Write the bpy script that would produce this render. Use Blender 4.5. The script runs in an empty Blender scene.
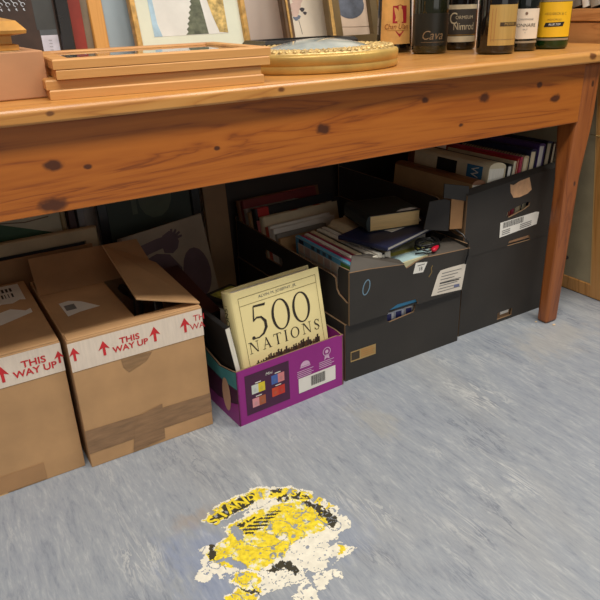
import bpy, bmesh, math, random
from mathutils import Vector, Matrix
random.seed(7)
SC = bpy.context.scene
COL = SC.collection
PI = math.pi

# ------------------------------------------------------------------ materials
def lin(c):
    out = []
    for x in c[:3]:
        x = x/255.0
        out.append(x/12.92 if x <= 0.04045 else ((x+0.055)/1.055)**2.4)
    return (*out, 1.0)

class NT:
    def __init__(s, name):
        s.m = bpy.data.materials.new(name); s.m.use_nodes = True
        s.t = s.m.node_tree; s.b = s.t.nodes['Principled BSDF']
    def n(s, typ, **kw):
        x = s.t.nodes.new(typ)
        for k, v in kw.items(): setattr(x, k, v)
        return x
    def l(s, a, b): s.t.links.new(a, b)
    def math(s, op, a, b=None, clamp=False):
        x = s.n('ShaderNodeMath', operation=op, use_clamp=clamp)
        for i, q in enumerate((a, b)):
            if q is None: continue
            if isinstance(q, (int, float)): x.inputs[i].default_value = q
            else: s.l(q, x.inputs[i])
        return x.outputs[0]
    def coords(s, scale=(1, 1, 1)):
        tc = s.n('ShaderNodeTexCoord'); mp = s.n('ShaderNodeMapping')
        mp.inputs['Scale'].default_value = scale
        s.l(tc.outputs['Object'], mp.inputs['Vector'])
        return mp.outputs[0]
    def noise(s, vec, scale, detail=3, rough=0.55, dist=0.0):
        x = s.n('ShaderNodeTexNoise')
        x.inputs['Scale'].default_value = scale; x.inputs['Detail'].default_value = detail
        x.inputs['Roughness'].default_value = rough; x.inputs['Distortion'].default_value = dist
        s.l(vec, x.inputs['Vector'])
        return x.outputs['Fac']
    def ramp(s, fac, stops):
        x = s.n('ShaderNodeValToRGB'); e = x.color_ramp.elements
        while len(e) < len(stops): e.new(0.5)
        for q, (p, c) in zip(e, stops): q.position = p; q.color = lin(c)
        s.l(fac, x.inputs[0]); return x.outputs[0]
    def mix(s, fac, a, b, mode='MIX'):
        x = s.n('ShaderNodeMix', data_type='RGBA', blend_type=mode)
        for k, q in ((0, fac), (6, a), (7, b)):
            if isinstance(q, (int, float)): x.inputs[k].default_value = q
            elif isinstance(q, tuple): x.inputs[k].default_value = q
            else: s.l(q, x.inputs[k])
        return x.outputs[2]
    def bump(s, h, strength, dist=0.002):
        x = s.n('ShaderNodeBump'); x.inputs['Strength'].default_value = strength
        x.inputs['Distance'].default_value = dist
        s.l(h, x.inputs['Height']); s.l(x.outputs[0], s.b.inputs['Normal'])

MC = {}
def plain(name, c, rough=0.6, metal=0.0, var=0.10, scale=12, bump=0.0, coat=0.0, stretch=(1, 1, 1)):
    """A procedural material: the colour with a little noise in its value."""
    if name in MC: return MC[name]
    t = NT(name)
    f = t.noise(t.coords(stretch), scale, 4)
    d = tuple(x*(1-var) for x in c); u = tuple(min(255, x*(1+var*0.6)) for x in c)
    t.l(t.ramp(f, [(0.3, d), (0.7, u)]), t.b.inputs['Base Color'])
    t.b.inputs['Roughness'].default_value = rough; t.b.inputs['Metallic'].default_value = metal
    t.b.inputs['Coat Weight'].default_value = coat
    if bump: t.bump(f, bump)
    MC[name] = t.m
    return t.m

def wood(name, light, mid, dark, axis=0, rough=0.45, knots=(), coat=0.15, freq=1.0):
    t = NT(name)
    sc = [16*freq]*3; sc[axis] = 1.1*freq
    v = t.coords(tuple(sc))
    n1 = t.noise(v, 1.0, 4, 0.55, 1.3)
    sc2 = [160]*3; sc2[axis] = 4
    n2 = t.noise(t.coords(tuple(sc2)), 1.0, 2)
    rings = t.math('FRACT', t.math('MULTIPLY', n1, 5.0))
    rings = t.math('MULTIPLY', rings, t.math('SUBTRACT', 1.0, rings))
    rings = t.math('MULTIPLY', rings, 4.0)
    f = t.math('ADD', t.math('MULTIPLY', rings, 0.55), t.math('MULTIPLY', n2, 0.45))
    col = t.ramp(f, [(0.12, dark), (0.42, mid), (0.85, light)])
    big = t.noise(t.coords((1, 1, 1)), 2.3, 2)
    col = t.mix(t.math('MULTIPLY', big, 0.35), col, lin(mid))
    if knots:
        tc = t.n('ShaderNodeTexCoord')
        acc = None
        wob = t.noise(t.coords((1, 1, 1)), 45, 2)
        for (x, y, z, r) in knots:
            sub = t.n('ShaderNodeVectorMath', operation='SUBTRACT'); sub.inputs[1].default_value = (x, y, z)
            t.l(tc.outputs['Object'], sub.inputs[0])
            mul = t.n('ShaderNodeVectorMath', operation='MULTIPLY'); k = [1.0]*3; k[axis] = 0.62
            mul.inputs[1].default_value = k; t.l(sub.outputs[0], mul.inputs[0])
            ln = t.n('ShaderNodeVectorMath', operation='LENGTH'); t.l(mul.outputs[0], ln.inputs[0])
            d = t.math('DIVIDE', ln.outputs['Value'], r)
            d = t.math('ADD', d, t.math('MULTIPLY', t.math('SUBTRACT', wob, 0.5), 1.1))
            k = t.math('SUBTRACT', 1.0, d, True)
            acc = k if acc is None else t.math('MAXIMUM', acc, k)
        kd = tuple(x*0.72 for x in dark)
        col = t.mix(t.math('MULTIPLY', acc, 2.2, True), col, lin(kd))
    t.l(col, t.b.inputs['Base Color'])
    t.b.inputs['Roughness'].default_value = rough; t.b.inputs['Coat Weight'].default_value = coat
    t.b.inputs['Coat Roughness'].default_value = 0.25
    t.bump(f, 0.10)
    MC[name] = t.m
    return t.m

def glass_mat(name, c, rough=0.03, trans=1.0):
    t = NT(name)
    f = t.noise(t.coords(), 6, 2)
    d = tuple(x*0.9 for x in c)
    t.l(t.ramp(f, [(0.3, d), (0.7, c)]), t.b.inputs['Base Color'])
    t.b.inputs['Roughness'].default_value = rough
    t.b.inputs['Transmission Weight'].default_value = trans
    t.b.inputs['IOR'].default_value = 1.45
    MC[name] = t.m
    return t.m

def floor_mat():
    t = NT('marbled_vinyl')
    v = t.coords((30, 6, 1))
    a = t.noise(v, 1.3, 6, 0.66, 0.9)
    b = t.noise(t.coords((170, 30, 1)), 1.0, 5, 0.7, 0.6)
    c = t.noise(t.coords((2.2, 0.9, 1)), 1.3, 3, 0.5, 0.6)
    f = t.math('ADD', t.math('MULTIPLY', a, 0.5), t.math('MULTIPLY', b, 0.5))
    col = t.ramp(f, [(0.34, (120, 127, 140)), (0.44, (142, 149, 160)), (0.55, (153, 159, 168)), (0.66, (174, 179, 185))])
    blue = t.math('MULTIPLY', t.math('SUBTRACT', c, 0.50, True), 3.2, True)
    col = t.mix(t.math('MULTIPLY', blue, 0.45), col, lin((134, 144, 166)))
    beige = t.math('MULTIPLY', t.math('SUBTRACT', 0.44, c, True), 3.5, True)
    col = t.mix(t.math('MULTIPLY', beige, 0.5), col, lin((166, 162, 154)))
    vein = t.noise(t.coords((34, 5, 1)), 1.0, 5, 0.65, 1.2)
    vd = t.math('ABSOLUTE', t.math('SUBTRACT', vein, 0.5))
    vd = t.math('SUBTRACT', 1.0, t.math('MULTIPLY', vd, 26.0), True)
    gate = t.math('MULTIPLY', t.math('SUBTRACT', t.noise(t.coords((9, 4, 1)), 1.0, 2), 0.55, True), 7.0, True)
    col = t.mix(t.math('MULTIPLY', t.math('MULTIPLY', vd, gate), 0.65), col, lin((88, 96, 114)))
    vein2 = t.noise(t.coords((30, 4.4, 3)), 1.1, 5, 0.65, 1.4)
    ve = t.math('ABSOLUTE', t.math('SUBTRACT', vein2, 0.47))
    ve = t.math('SUBTRACT', 1.0, t.math('MULTIPLY', ve, 24.0), True)
    gate2 = t.math('MULTIPLY', t.math('SUBTRACT', t.noise(t.coords((8, 3.5, 7)), 1.0, 2), 0.54, True), 6.0, True)
    col = t.mix(t.math('MULTIPLY', t.math('MULTIPLY', ve, gate2), 0.7), col, lin((204, 206, 206)))
    # worn stains on the vinyl: rusty smear left of the sticker, yellowed patch, blue halo
    tc = t.n('ShaderNodeTexCoord')
    wob = t.noise(t.coords((30, 12, 1)), 1.0, 5, 0.7)
    for (x, y, rx, ry, colr, amt) in ((0.30, 0.93, .06, .03, (160, 142, 122), .4), (0.78, 1.00, .05, .10, (182, 174, 148), .22),
                                      (0.275, 0.80, .09, .13, (116, 136, 184), .32), (1.44, 1.02, .16, .10, (180, 174, 164), .35),
                                      (0.50, 0.76, .09, .09, (124, 142, 180), .22)):
        sub = t.n('ShaderNodeVectorMath', operation='SUBTRACT'); sub.inputs[1].default_value = (x, y, 0)
        t.l(tc.outputs['Object'], sub.inputs[0])
        mul = t.n('ShaderNodeVectorMath', operation='MULTIPLY'); mul.inputs[1].default_value = (1/rx, 1/ry, 0)
        t.l(sub.outputs[0], mul.inputs[0])
        ln = t.n('ShaderNodeVectorMath', operation='LENGTH'); t.l(mul.outputs[0], ln.inputs[0])
        d = t.math('ADD', ln.outputs['Value'], t.math('MULTIPLY', t.math('SUBTRACT', wob, 0.5), 3.0))
        k = t.math('MULTIPLY', t.math('SUBTRACT', 1.0, d, True), 1.6, True)
        col = t.mix(t.math('MULTIPLY', k, amt), col, lin(colr))
    t.l(col, t.b.inputs['Base Color'])
    t.l(t.math('ADD', 0.42, t.math('MULTIPLY', b, 0.2)), t.b.inputs['Roughness'])
    t.b.inputs['Specular IOR Level'].default_value = 0.4
    t.bump(b, 0.06)
    return t.m

# ------------------------------------------------------------------ mesh builder
def frame_m(o, ex=(1, 0, 0), ey=(0, 1, 0)):
    """Matrix from an origin, the local x direction and the approximate local y direction."""
    ex = Vector(ex).normalized(); ey = Vector(ey)
    ey = (ey - ex*ey.dot(ex)).normalized(); ez = ex.cross(ey)
    m = Matrix.Identity(4)
    for i in range(3):
        m[i][0] = ex[i]; m[i][1] = ey[i]; m[i][2] = ez[i]; m[i][3] = o[i]
    return m

class MB:
    def __init__(s): s.v = []; s.f = []; s.m = []; s.sm = []; s.mats = []
    def mi(s, mat):
        if mat not in s.mats: s.mats.append(mat)
        return s.mats.index(mat)
    def add(s, vs, fs, mat, M=None, smooth=False):
        o = len(s.v)
        for p in vs:
            p = Vector(p)
            s.v.append(M @ p if M is not None else p)
        k = s.mi(mat)
        for f in fs:
            s.f.append([o+i for i in f]); s.m.append(k); s.sm.append(smooth)
        return s
    def box(s, x0, x1, y0, y1, z0, z1, mat, M=None):
        vs = [(x, y, z) for z in (z0, z1) for y in (y0, y1) for x in (x0, x1)]
        fs = [(0, 2, 3, 1), (4, 5, 7, 6), (0, 1, 5, 4), (2, 6, 7, 3), (0, 4, 6, 2), (1, 3, 7, 5)]
        return s.add(vs, fs, mat, M)
    def hexa(s, bot, top, mat, M=None):
        n = len(bot)
        fs = [tuple(range(n))[::-1], tuple(range(n, 2*n))] + [(i, (i+1) % n, n+(i+1) % n, n+i) for i in range(n)]
        return s.add(list(bot)+list(top), fs, mat, M)
    def prism(s, pts, z0, z1, mat, M=None):
        return s.hexa([(x, y, z0) for x, y in pts], [(x, y, z1) for x, y in pts], mat, M)
    def poly(s, pts, mat, M=None, z=0.0):
        vs = [p if len(p) == 3 else (p[0], p[1], z) for p in pts]
        return s.add(vs, [tuple(range(len(vs)))], mat, M)
    def rect(s, x0, x1, y0, y1, mat, M=None, z=0.0):
        return s.poly([(x0, y0), (x1, y0), (x1, y1), (x0, y1)], mat, M, z)
    def loft(s, loops, mat, M=None, smooth=False, caps=(True, True), closed=True):
        n = len(loops[0]); vs = [p for L in loops for p in L]; fs = []
        for k in range(len(loops)-1):
            for i in range(n if closed else n-1):
                j = (i+1) % n
                fs.append((k*n+i, k*n+j, (k+1)*n+j, (k+1)*n+i))
        if caps[0]: fs.append(tuple(range(n))[::-1])
        if caps[1]: fs.append(tuple(range((len(loops)-1)*n, len(loops)*n)))
        return s.add(vs, fs, mat, M, smooth)
    def lathe(s, prof, n, mat, M=None, smooth=True, sx=1.0, sy=1.0):
        loops = [[(r*sx*math.cos(2*PI*i/n), r*sy*math.sin(2*PI*i/n), z) for i in range(n)] for r, z in prof]
        return s.loft(loops, mat, M, smooth, (prof[0][0] > 1e-6, prof[-1][0] > 1e-6))
    def tube(s, pts, r, mat, n=8, M=None):
        pts = [Vector(p) for p in pts]; loops = []; up = Vector((0.13, 0.31, 0.94))
        for i, p in enumerate(pts):
            d = (pts[min(i+1, len(pts)-1)] - pts[max(i-1, 0)]).normalized()
            a = d.cross(up)
            if a.length < 1e-4: a = d.cross(Vector((1, 0, 0)))
            a.normalize(); b = d.cross(a)
            loops.append([tuple(p + (a*math.cos(2*PI*k/n) + b*math.sin(2*PI*k/n))*r) for k in range(n)])
        return s.loft(loops, mat, M, True)
    def strip(s, pts, widths, mat, M=None, z=0.0):
        """A flat pen stroke of varying width through 2D points."""
        L = []; R = []
        for i, p in enumerate(pts):
            a = pts[max(i-1, 0)]; b = pts[min(i+1, len(pts)-1)]
            dx, dy = b[0]-a[0], b[1]-a[1]; q = math.hypot(dx, dy) or 1
            w = widths[i]/2 if not isinstance(widths, (int, float)) else widths/2
            L.append((p[0]-dy/q*w, p[1]+dx/q*w, z)); R.append((p[0]+dy/q*w, p[1]-dx/q*w, z))
        n = len(pts)
        return s.add(L+R, [(i, i+1, n+i+1, n+i) for i in range(n-1)], mat, M)
    def text(s, body, size, mat, M, align='CENTER', sx=1.0, bend=None, shear=0.0, z=0.0, bold=0.0):
        vs, fs = glyphs(body, align, shear, bold)
        out = []
        for (x, y) in vs:
            x = x*size*sx; y = y*size
            if bend: out.append((bend[0]*math.cos(bend[1]+x/bend[0]), bend[0]*math.sin(bend[1]+x/bend[0]), bend[2]+y))
            else: out.append((x, y, z))
        return s.add(out, fs, mat, M)
    def panel(s, outline, holes, t, face, edge, M):
        """Flat sheet with holes: face material on both sides, edge material on the cut edges."""
        vs, fs = sheet(outline, holes, t)
        a = [f for f, e in fs if not e]; b = [f for f, e in fs if e]
        s.add(vs, a, face, M); s.add(vs, b, edge, M)
        return s
    def build(s, name, parent=None, bevel=0.0, seg=2, M=None, recalc=True, label=None):
        me = bpy.data.meshes.new(name)
        bm = bmesh.new()
        vv = [bm.verts.new(p) for p in s.v]
        for f, k, sm in zip(s.f, s.m, s.sm):
            try: q = bm.faces.new([vv[i] for i in f])
            except ValueError: continue
            q.material_index = k; q.smooth = sm
        loose = [q for q in bm.verts if not q.link_faces]
        if loose: bmesh.ops.delete(bm, geom=loose, context='VERTS')
        if recalc: bmesh.ops.recalc_face_normals(bm, faces=bm.faces[:])
        bm.to_mesh(me); bm.free()
        for m in s.mats: me.materials.append(m)
        o = bpy.data.objects.new(name, me); COL.objects.link(o)
        if parent is not None: o.parent = parent
        if M is not None: o.matrix_local = M
        if bevel:
            md = o.modifiers.new('bevel', 'BEVEL'); md.width = bevel; md.segments = seg
            md.limit_method = 'ANGLE'; md.angle_limit = 0.6
        if label: o['label'] = label
        return o

_G = {}
def glyphs(body, align, shear=0.0, bold=0.0):
    key = (body, align, shear, bold)
    if key not in _G:
        cu = bpy.data.curves.new('lettering', 'FONT'); cu.body = body; cu.align_x = align; cu.align_y = 'CENTER'
        cu.size = 1.0; cu.shear = shear; cu.offset = bold; cu.resolution_u = 3
        o = bpy.data.objects.new('lettering', cu); COL.objects.link(o)
        bpy.context.view_layer.update()
        me = bpy.data.meshes.new_from_object(o.evaluated_get(bpy.context.evaluated_depsgraph_get()))
        _G[key] = ([(v.co.x, v.co.y) for v in me.vertices], [tuple(p.vertices) for p in me.polygons])
        bpy.data.objects.remove(o); bpy.data.curves.remove(cu); bpy.data.meshes.remove(me)
    return _G[key]

def sheet(outline, holes, t):
    cu = bpy.data.curves.new('sheet', 'CURVE'); cu.dimensions = '2D'; cu.fill_mode = 'BOTH'; cu.extrude = t/2
    for L in [outline]+list(holes):
        sp = cu.splines.new('POLY'); sp.points.add(len(L)-1)
        for q, p in zip(sp.points, L): q.co = (p[0], p[1], 0, 1)
        sp.use_cyclic_u = True
    o = bpy.data.objects.new('sheet', cu); COL.objects.link(o)
    bpy.context.view_layer.update()
    me = bpy.data.meshes.new_from_object(o.evaluated_get(bpy.context.evaluated_depsgraph_get()))
    vs = [tuple(v.co) for v in me.vertices]
    fs = [(tuple(p.vertices), abs(p.normal.z) < 0.5) for p in me.polygons]
    bpy.data.objects.remove(o); bpy.data.curves.remove(cu); bpy.data.meshes.remove(me)
    return vs, fs

def tag(o, label, cat, group=None, kind=None):
    o['label'] = label; o['category'] = cat
    if group: o['group'] = group
    if kind: o['kind'] = kind
    return o
def thing(name, label, cat, M=None, group=None):
    o = bpy.data.objects.new(name, None); COL.objects.link(o); o.empty_display_size = 0.05
    if M is not None: o.matrix_world = M
    return tag(o, label, cat, group)
def T(x, y, z, rz=0.0): return Matrix.Translation((x, y, z)) @ Matrix.Rotation(rz, 4, 'Z')
XZ = Matrix(((1, 0, 0, 0), (0, 0, -1, 0), (0, 1, 0, 0), (0, 0, 0, 1)))      # sheet x,y -> world x,z facing -Y
def front(x=0, y=0, z=0): return Matrix.Translation((x, y, z)) @ XZ      # writing/printing on a face towards -Y

# ------------------------------------------------------------------ colours
CARD = plain('brown_cardboard', (192, 150, 106), 0.8, var=0.07, scale=9)
CARD_D = plain('brown_cardboard_inside', (160, 118, 78), 0.85, var=0.08)
RAW = plain('raw_cardboard_edge', (134, 106, 78), 0.85)
BLK = plain('black_crate_card', (49, 45, 41), 0.62, var=0.10, scale=7)
BLK_D = plain('black_crate_card_inside', (44, 40, 38), 0.75)
WHITE = plain('white_paper', (232, 228, 220), 0.6, var=0.04)
CREAM = plain('cream_paper', (226, 208, 168), 0.7, var=0.06)
PAGE = plain('book_pages', (222, 206, 172), 0.8, var=0.12, scale=60, stretch=(0.2, 0.2, 12))
PAGEW = plain('white_book_pages', (230, 224, 210), 0.8, var=0.10, scale=60, stretch=(0.2, 0.2, 12))
INK = plain('black_ink', (28, 26, 25), 0.6)
GREY = plain('grey_print', (120, 118, 116), 0.7)
RED = plain('red_ink', (205, 42, 48), 0.6, var=0.08, scale=40)
TAPEW = plain('white_parcel_tape', (230, 214, 198), 0.45, var=0.04, scale=20, stretch=(8, 1, 1))
TAPEB = plain('brown_parcel_tape', (150, 116, 84), 0.3, var=0.12, scale=20, stretch=(1, 1, 6))
GOLD = plain('gilded_wood', (190, 146, 66), 0.38, 0.35, var=0.22, scale=30, bump=0.15)
GOLD_P = plain('pale_gold_gesso', (206, 176, 116), 0.42, 0.25, var=0.3, scale=70, bump=0.4)
PIC_GLASS = glass_mat('picture_glass', (245, 250, 250), 0.02)
# ------------------------------------------------------------------ the room
PINE_T = wood('pine_tabletop', (204, 148, 80), (190, 130, 62), (156, 94, 40), 0, 0.38,
              knots=[(-.547, -.375, .747, .005), (-.137, -.375, .747, .006), (.756, -.375, .749, .010)], coat=0.25)
PINE_A = wood('varnished_pine_apron', (178, 102, 30), (158, 84, 19), (108, 50, 9), 0, 0.42,
              knots=[(-.554, -.353, .665, .011), (-.50, -.353, .654, .005), (-.566, -.353, .599, .016), (-.033, -.353, .662, .012), (-.265, -.353, .654, .005),
                     (.232, -.353, .692, .008), (.413, -.353, .680, .013), (.344, -.353, .627, .006), (.597, -.353, .693, .008), (.66, -.353, .657, .012)], coat=0.12)
PINE_L = wood('varnished_pine_leg', (158, 90, 38), (138, 74, 30), (100, 50, 18), 2, 0.42,
              knots=[(.80, -.353, .68, .006), (.785, -.353, .42, .006)], coat=0.3)
PINE_F = wood('light_pine_frame', (214, 158, 92), (196, 136, 72), (168, 104, 50), 0, 0.5, coat=0.1)
PINE_V = wood('golden_pine_upright', (222, 164, 86), (206, 144, 68), (176, 110, 46), 1, 0.45, coat=0.15)
BOOKC = wood('bookcase_pine', (204, 146, 88), (190, 130, 74), (158, 100, 52), 1, 0.5)
WALLM = plain('cream_painted_wall', (238, 224, 214), 0.85, var=0.03, scale=5)

mb = MB(); mb.rect(-2.2, 3.4, -2.6, 1.86, floor_mat()); fl = mb.build('floor', recalc=False); fl['kind'] = 'structure'
mb = MB(); mb.box(-2.2, 3.4, 1.86, 1.96, 0, 2.7, WALLM); w = mb.build('wall_back'); w['kind'] = 'structure'
mb = MB(); mb.box(-2.2, 3.4, -2.6, 1.96, 2.7, 2.78, plain('white_ceiling', (228, 226, 222), 0.9, var=0.02)); w = mb.build('ceiling'); w['kind'] = 'structure'
mb = MB(); mb.box(-2.2, 3.4, 1.845, 1.86, 0, 0.09, plain('dark_skirting', (70, 60, 54), 0.6)); w = mb.build('baseboard_back'); w['kind'] = 'structure'

# ------------------------------------------------------------------ table
tb = thing('table', 'long varnished pine table holding pictures and bottles above the boxes', 'table', T(0.75, 1.45, 0))
mb = MB()
prof = [(-.373, .733), (-.3745, .737), (-.3745, .752), (-.370, .758), (-.362, .760), (.35, .760), (.35, .733)]
mb.loft([[(x, y, z) for y, z in prof] for x in (-1.05, 1.020, 1.025)], PINE_T)
mb.build('tabletop', tb, 0.002)
def apron(x0, x1, y0, y1):
    m = MB(); m.box(x0, x1, y0, y1, 0.5865, 0.7328, PINE_A); m.build('apron', tb, 0.0015)
apron(-.93, .7615, -.353, -.330); apron(-.93, .77, .285, .308)
m = MB(); m.box(.80, .822, -.283, .24, .5865, .7328, PINE_A); m.build('apron', tb, 0.0015)
def leg(sx, sy):
    m = MB()
    X0 = .762
    def lp(xa, xb, ya, yb, z): return [(xa*sx - (0.16 if sx < 0 else 0), y*sy, z) for xa, y in ((xa, ya), (xb, ya), (xb, yb), (xa, yb))]
    m.loft([lp(.748, .798, -.353, -.316, 0), lp(.750, .806, -.353, -.310, .43), lp(.759, .826, -.353, -.288, .575), lp(.762, .828, -.353, -.284, .60), lp(X0, .829, -.353, -.284, .7328)], PINE_L)
    m.build('leg', tb, 0.009, 3)
for sx in (1, -1):
    leg(sx, 1); leg(sx, -0.87)

# ------------------------------------------------------------------ pictures
def ring(mb, w, h, prof, mat, M=None):
    """Mitred rectangular moulding: prof is (inset from the outside, height)."""
    loops = [[(d, d, z), (w-d, d, z), (w-d, h-d, z), (d, h-d, z)] for d, z in prof]
    mb.loft(loops + [loops[0]], mat, M, caps=(False, False))
FLATP = lambda b, d: [(0, 0), (0, d*.85), (d*.12, d), (b-.002, d), (b, d*.8), (b, 0)]
def picture(name, label, w, h, b, d, fmat, art, M, group=None, back=None, glass=False, cat='picture', prof=None):
    t = thing(name, label, cat, M, group)
    m = MB(); ring(m, w, h, prof or FLATP(b, d), fmat); m.build('frame_border', t)
    m = MB(); e = b-.004
    m.box(e, w-e, e, h-e, d*.15, d*.4, back or WHITE)
    m.build('picture_panel', t)
    if art:
        m = MB(); art(m, w, h, d*.4+.0006); m.build('print', t, recalc=False)
    if glass:
        m = MB(); m.box(b-.003, w-b+.003, b-.003, h-b+.003, d*.6, d*.6+.002, PIC_GLASS); m.build('glass', t)
    return t
def lean(x0, y, z, deg, rz=0.0, roll=0.0):
    a = math.radians(deg); c, s = math.cos(rz), math.sin(rz)
    ex = Vector((c, s, math.tan(roll)))
    ey = Vector((-s*math.sin(a), c*math.sin(a), math.cos(a)))
    return frame_m((x0, y, z), ex, ey)

ZT = 0.7605
DARKF = plain('black_gloss_frame', (36, 33, 32), 0.25, var=0.1)
SEPIA = plain('dark_brown_picture', (62, 46, 38), 0.35, var=0.35, scale=9)
def art_dark(m, w, h, z):
    grey = plain('grey_blue_shape', (96, 102, 108), 0.4, var=0.2); pale = plain('pale_lilac_reflection', (206, 206, 222), 0.5, var=0.06, scale=40)
    m.rect(w-.072, w-.034, .032, .082, pale, z=z); m.rect(w-.073, w-.034, .082, .094, grey, z=z)  # pale strip is a reflection on the picture, painted as flat colour
    m.rect(w-.078, w-.034, .094, .19, plain('slate_shape', (70, 72, 72), 0.4), z=z)
    for k in range(4):
        m.text('mon', .004, GREY, Matrix.Translation((w-.053, .050+k*.007, z+.0004)))
    sc = plain('white_blue_scribble', (196, 204, 216), 0.5)
    for r in range(5):
        for q in range(4):
            pts = [(w-.165+r*.016+.006*math.cos(a*.5)*(q+1)*.6+a*.001, .138+q*.010+.005*math.sin(a*.5)*(q+1)*.5) for a in range(9)]
            m.strip(pts, .0016, sc, z=z+.0003)
picture('framed_picture', 'black framed dark brown picture with white scribbles behind the small cardboard box', .44, .42, .030, .022, DARKF, art_dark, lean(-.037, 1.700, ZT, 5), back=SEPIA)
# boards behind it
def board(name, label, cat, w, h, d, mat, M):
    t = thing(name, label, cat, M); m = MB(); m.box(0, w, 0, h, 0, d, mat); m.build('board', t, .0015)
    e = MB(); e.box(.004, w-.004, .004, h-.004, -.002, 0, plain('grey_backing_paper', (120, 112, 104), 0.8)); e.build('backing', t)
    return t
board('board', 'red brown board standing just right of the dark framed picture', 'board', .24, .40, .012, plain('red_brown_board', (150, 52, 40), 0.5, var=0.12), lean(.200, 1.728, ZT, 5))
board('board', 'olive grey board between the red brown board and pine frame', 'board', .25, .41, .012, plain('olive_board', (138, 124, 104), 0.6, var=0.12), lean(.220, 1.752, ZT, 4.5))
BLUEG = plain('blue_grey_mount', (160, 178, 190), 0.7, var=0.08, scale=4)
def art_pine(m, w, h, z): m.rect(.12, w-.12, .12, h-.12, plain('pale_sketch', (196, 200, 198), 0.7), z=z)
picture('framed_picture', 'wide pine framed picture with blue grey mount behind the gilt watercolour', .375, .44, .036, .022, PINE_V, art_pine, lean(.462, 1.742, ZT, 10), back=BLUEG)
MOUNT = plain('pale_green_mount', (222, 226, 208), 0.75, var=0.03)
GILT = plain('gilt_frame', (204, 160, 92), 0.35, 0.4, var=0.18, scale=60, bump=0.1)
def art_water(m, w, h, z):
    x0, x1, y0, y1 = .052, w-.058, .066, h-.07
    m.rect(x0, x1, y0, y1, plain('pale_wash', (226, 226, 222), 0.8, var=0.05), z=z)
    b = plain('sky_blue_wash', (172, 202, 222), 0.8, var=0.12, scale=30)
    m.poly([(x0, y0), (x0+.022, y0), (x0+.014, y0+.03), (x0+.012, y0+.09), (x0, y1)], b, z=z+.0003)
    g = plain('fir_green_wash', (104, 110, 92), 0.8, var=0.25, scale=60)
    cx = x0+.128; pts = []
    for k in range(9): pts += [(cx-.042+.0044*k, y0+.001+.0135*k), (cx-.034+.0044*k, y0+.008+.0135*k)]
    pts += [(cx, y0+.125)] + [(cx+.010, y0+.11), (cx+.016, y0+.06), (cx+.022, y0+.001)]
    m.poly(pts, g, z=z+.0004)
    c = plain('gold_cliff_wash', (206, 178, 112), 0.8, var=0.3, scale=70)
    m.poly([(x1-.055, y1), (x1-.048, y0+.09), (x1-.040, y0+.05), (x1-.026, y0+.004), (x1-.001, y0+.001), (x1, y1)], c, z=z+.0005)
gp = picture('framed_picture', 'gilt framed watercolour of a grey green tree behind the frame stack', .318, .40, .016, .020, GILT, art_water, lean(.553, 1.690, ZT, 14), back=MOUNT)
m = MB(); gold2 = GOLD_P
for k in range(23): m.lathe([(.0001, 0), (.004, .001), (.005, .003), (.003, .006), (.0001, .007)], 8, gold2, Matrix.Translation((.01+k*.0135, .011+.002*math.sin(k*1.7), .019)))
m.build('beading', gp)
# narrow flower print and the olive frame
DKGOLD = plain('dark_bronze_frame', (92, 68, 44), 0.4, 0.2, var=0.2, scale=20)
OLIVE = plain('olive_bronze_frame', (116, 96, 62), 0.45, 0.15, var=0.15, scale=10)
def art_floral(m, w, h, z):
    g1 = plain('blush_wash', (206, 178, 166), 0.8); g2 = plain('slate_blue_wash', (108, 116, 132), 0.8); g3 = plain('charcoal_wash', (66, 62, 68), 0.8)
    for (x, y, r, mm) in ((.050, .125, .018, g1), (.046, .108, .013, g1), (.060, .140, .016, g1), (.047, .095, .009, g2), (.055, .098, .008, g2), (.072, .118, .008, g3), (.08, .108, .006, g3), (.05, .15, .012, g2)):
        m.poly([(x+r*(1+.25*math.sin(3*a))*math.cos(a), y+r*.75*math.sin(a)) for a in [i*.42 for i in range(15)]], mm, z=z+.0002*r*100)
    m.strip([(.06, .05), (.058, .07), (.055, .09)], .0015, g3, z=z)
t = picture('framed_picture', 'narrow bronze framed flower print behind the oval frame', .20, .38, .030, .02, DKGOLD, art_floral, lean(1.005, 1.725, ZT, 15), back=plain('warm_white_print', (222, 210, 192), 0.7, var=0.04))
m = MB(); ring(m, .20, .38, [(.012, .019), (.012, .023), (.018, .023), (.018, .019)], GILT); m.build('gilt_line', t)
def art_blue(m, w, h, z):
    b = plain('ink_blue_shape', (92, 98, 112), 0.6, var=0.25, scale=25)
    m.poly([(.085+.052*math.cos(a), .125+.042*math.sin(a)*(1.1 if math.sin(a) > 0 else .9)) for a in [i*.3 for i in range(21)]], b, z=z)
    m.strip([(.040, .066), (.10, .064), (.147, .064)], .0012, plain('brown_line', (120, 96, 76), 0.7), z=z)
t = picture('framed_picture', 'olive bronze framed print of a slate blue shape behind the bottles', .186, .36, .040, .026, OLIVE, art_blue, lean(1.118, 1.668, ZT, 14), back=plain('pinkish_paper', (214, 190, 168), 0.7, var=0.06))
m = MB(); ring(m, .186, .36, [(.003, .022), (.003, .027), (.012, .029), (.012, .022)], GILT); m.build('gilt_edge', t)
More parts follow.
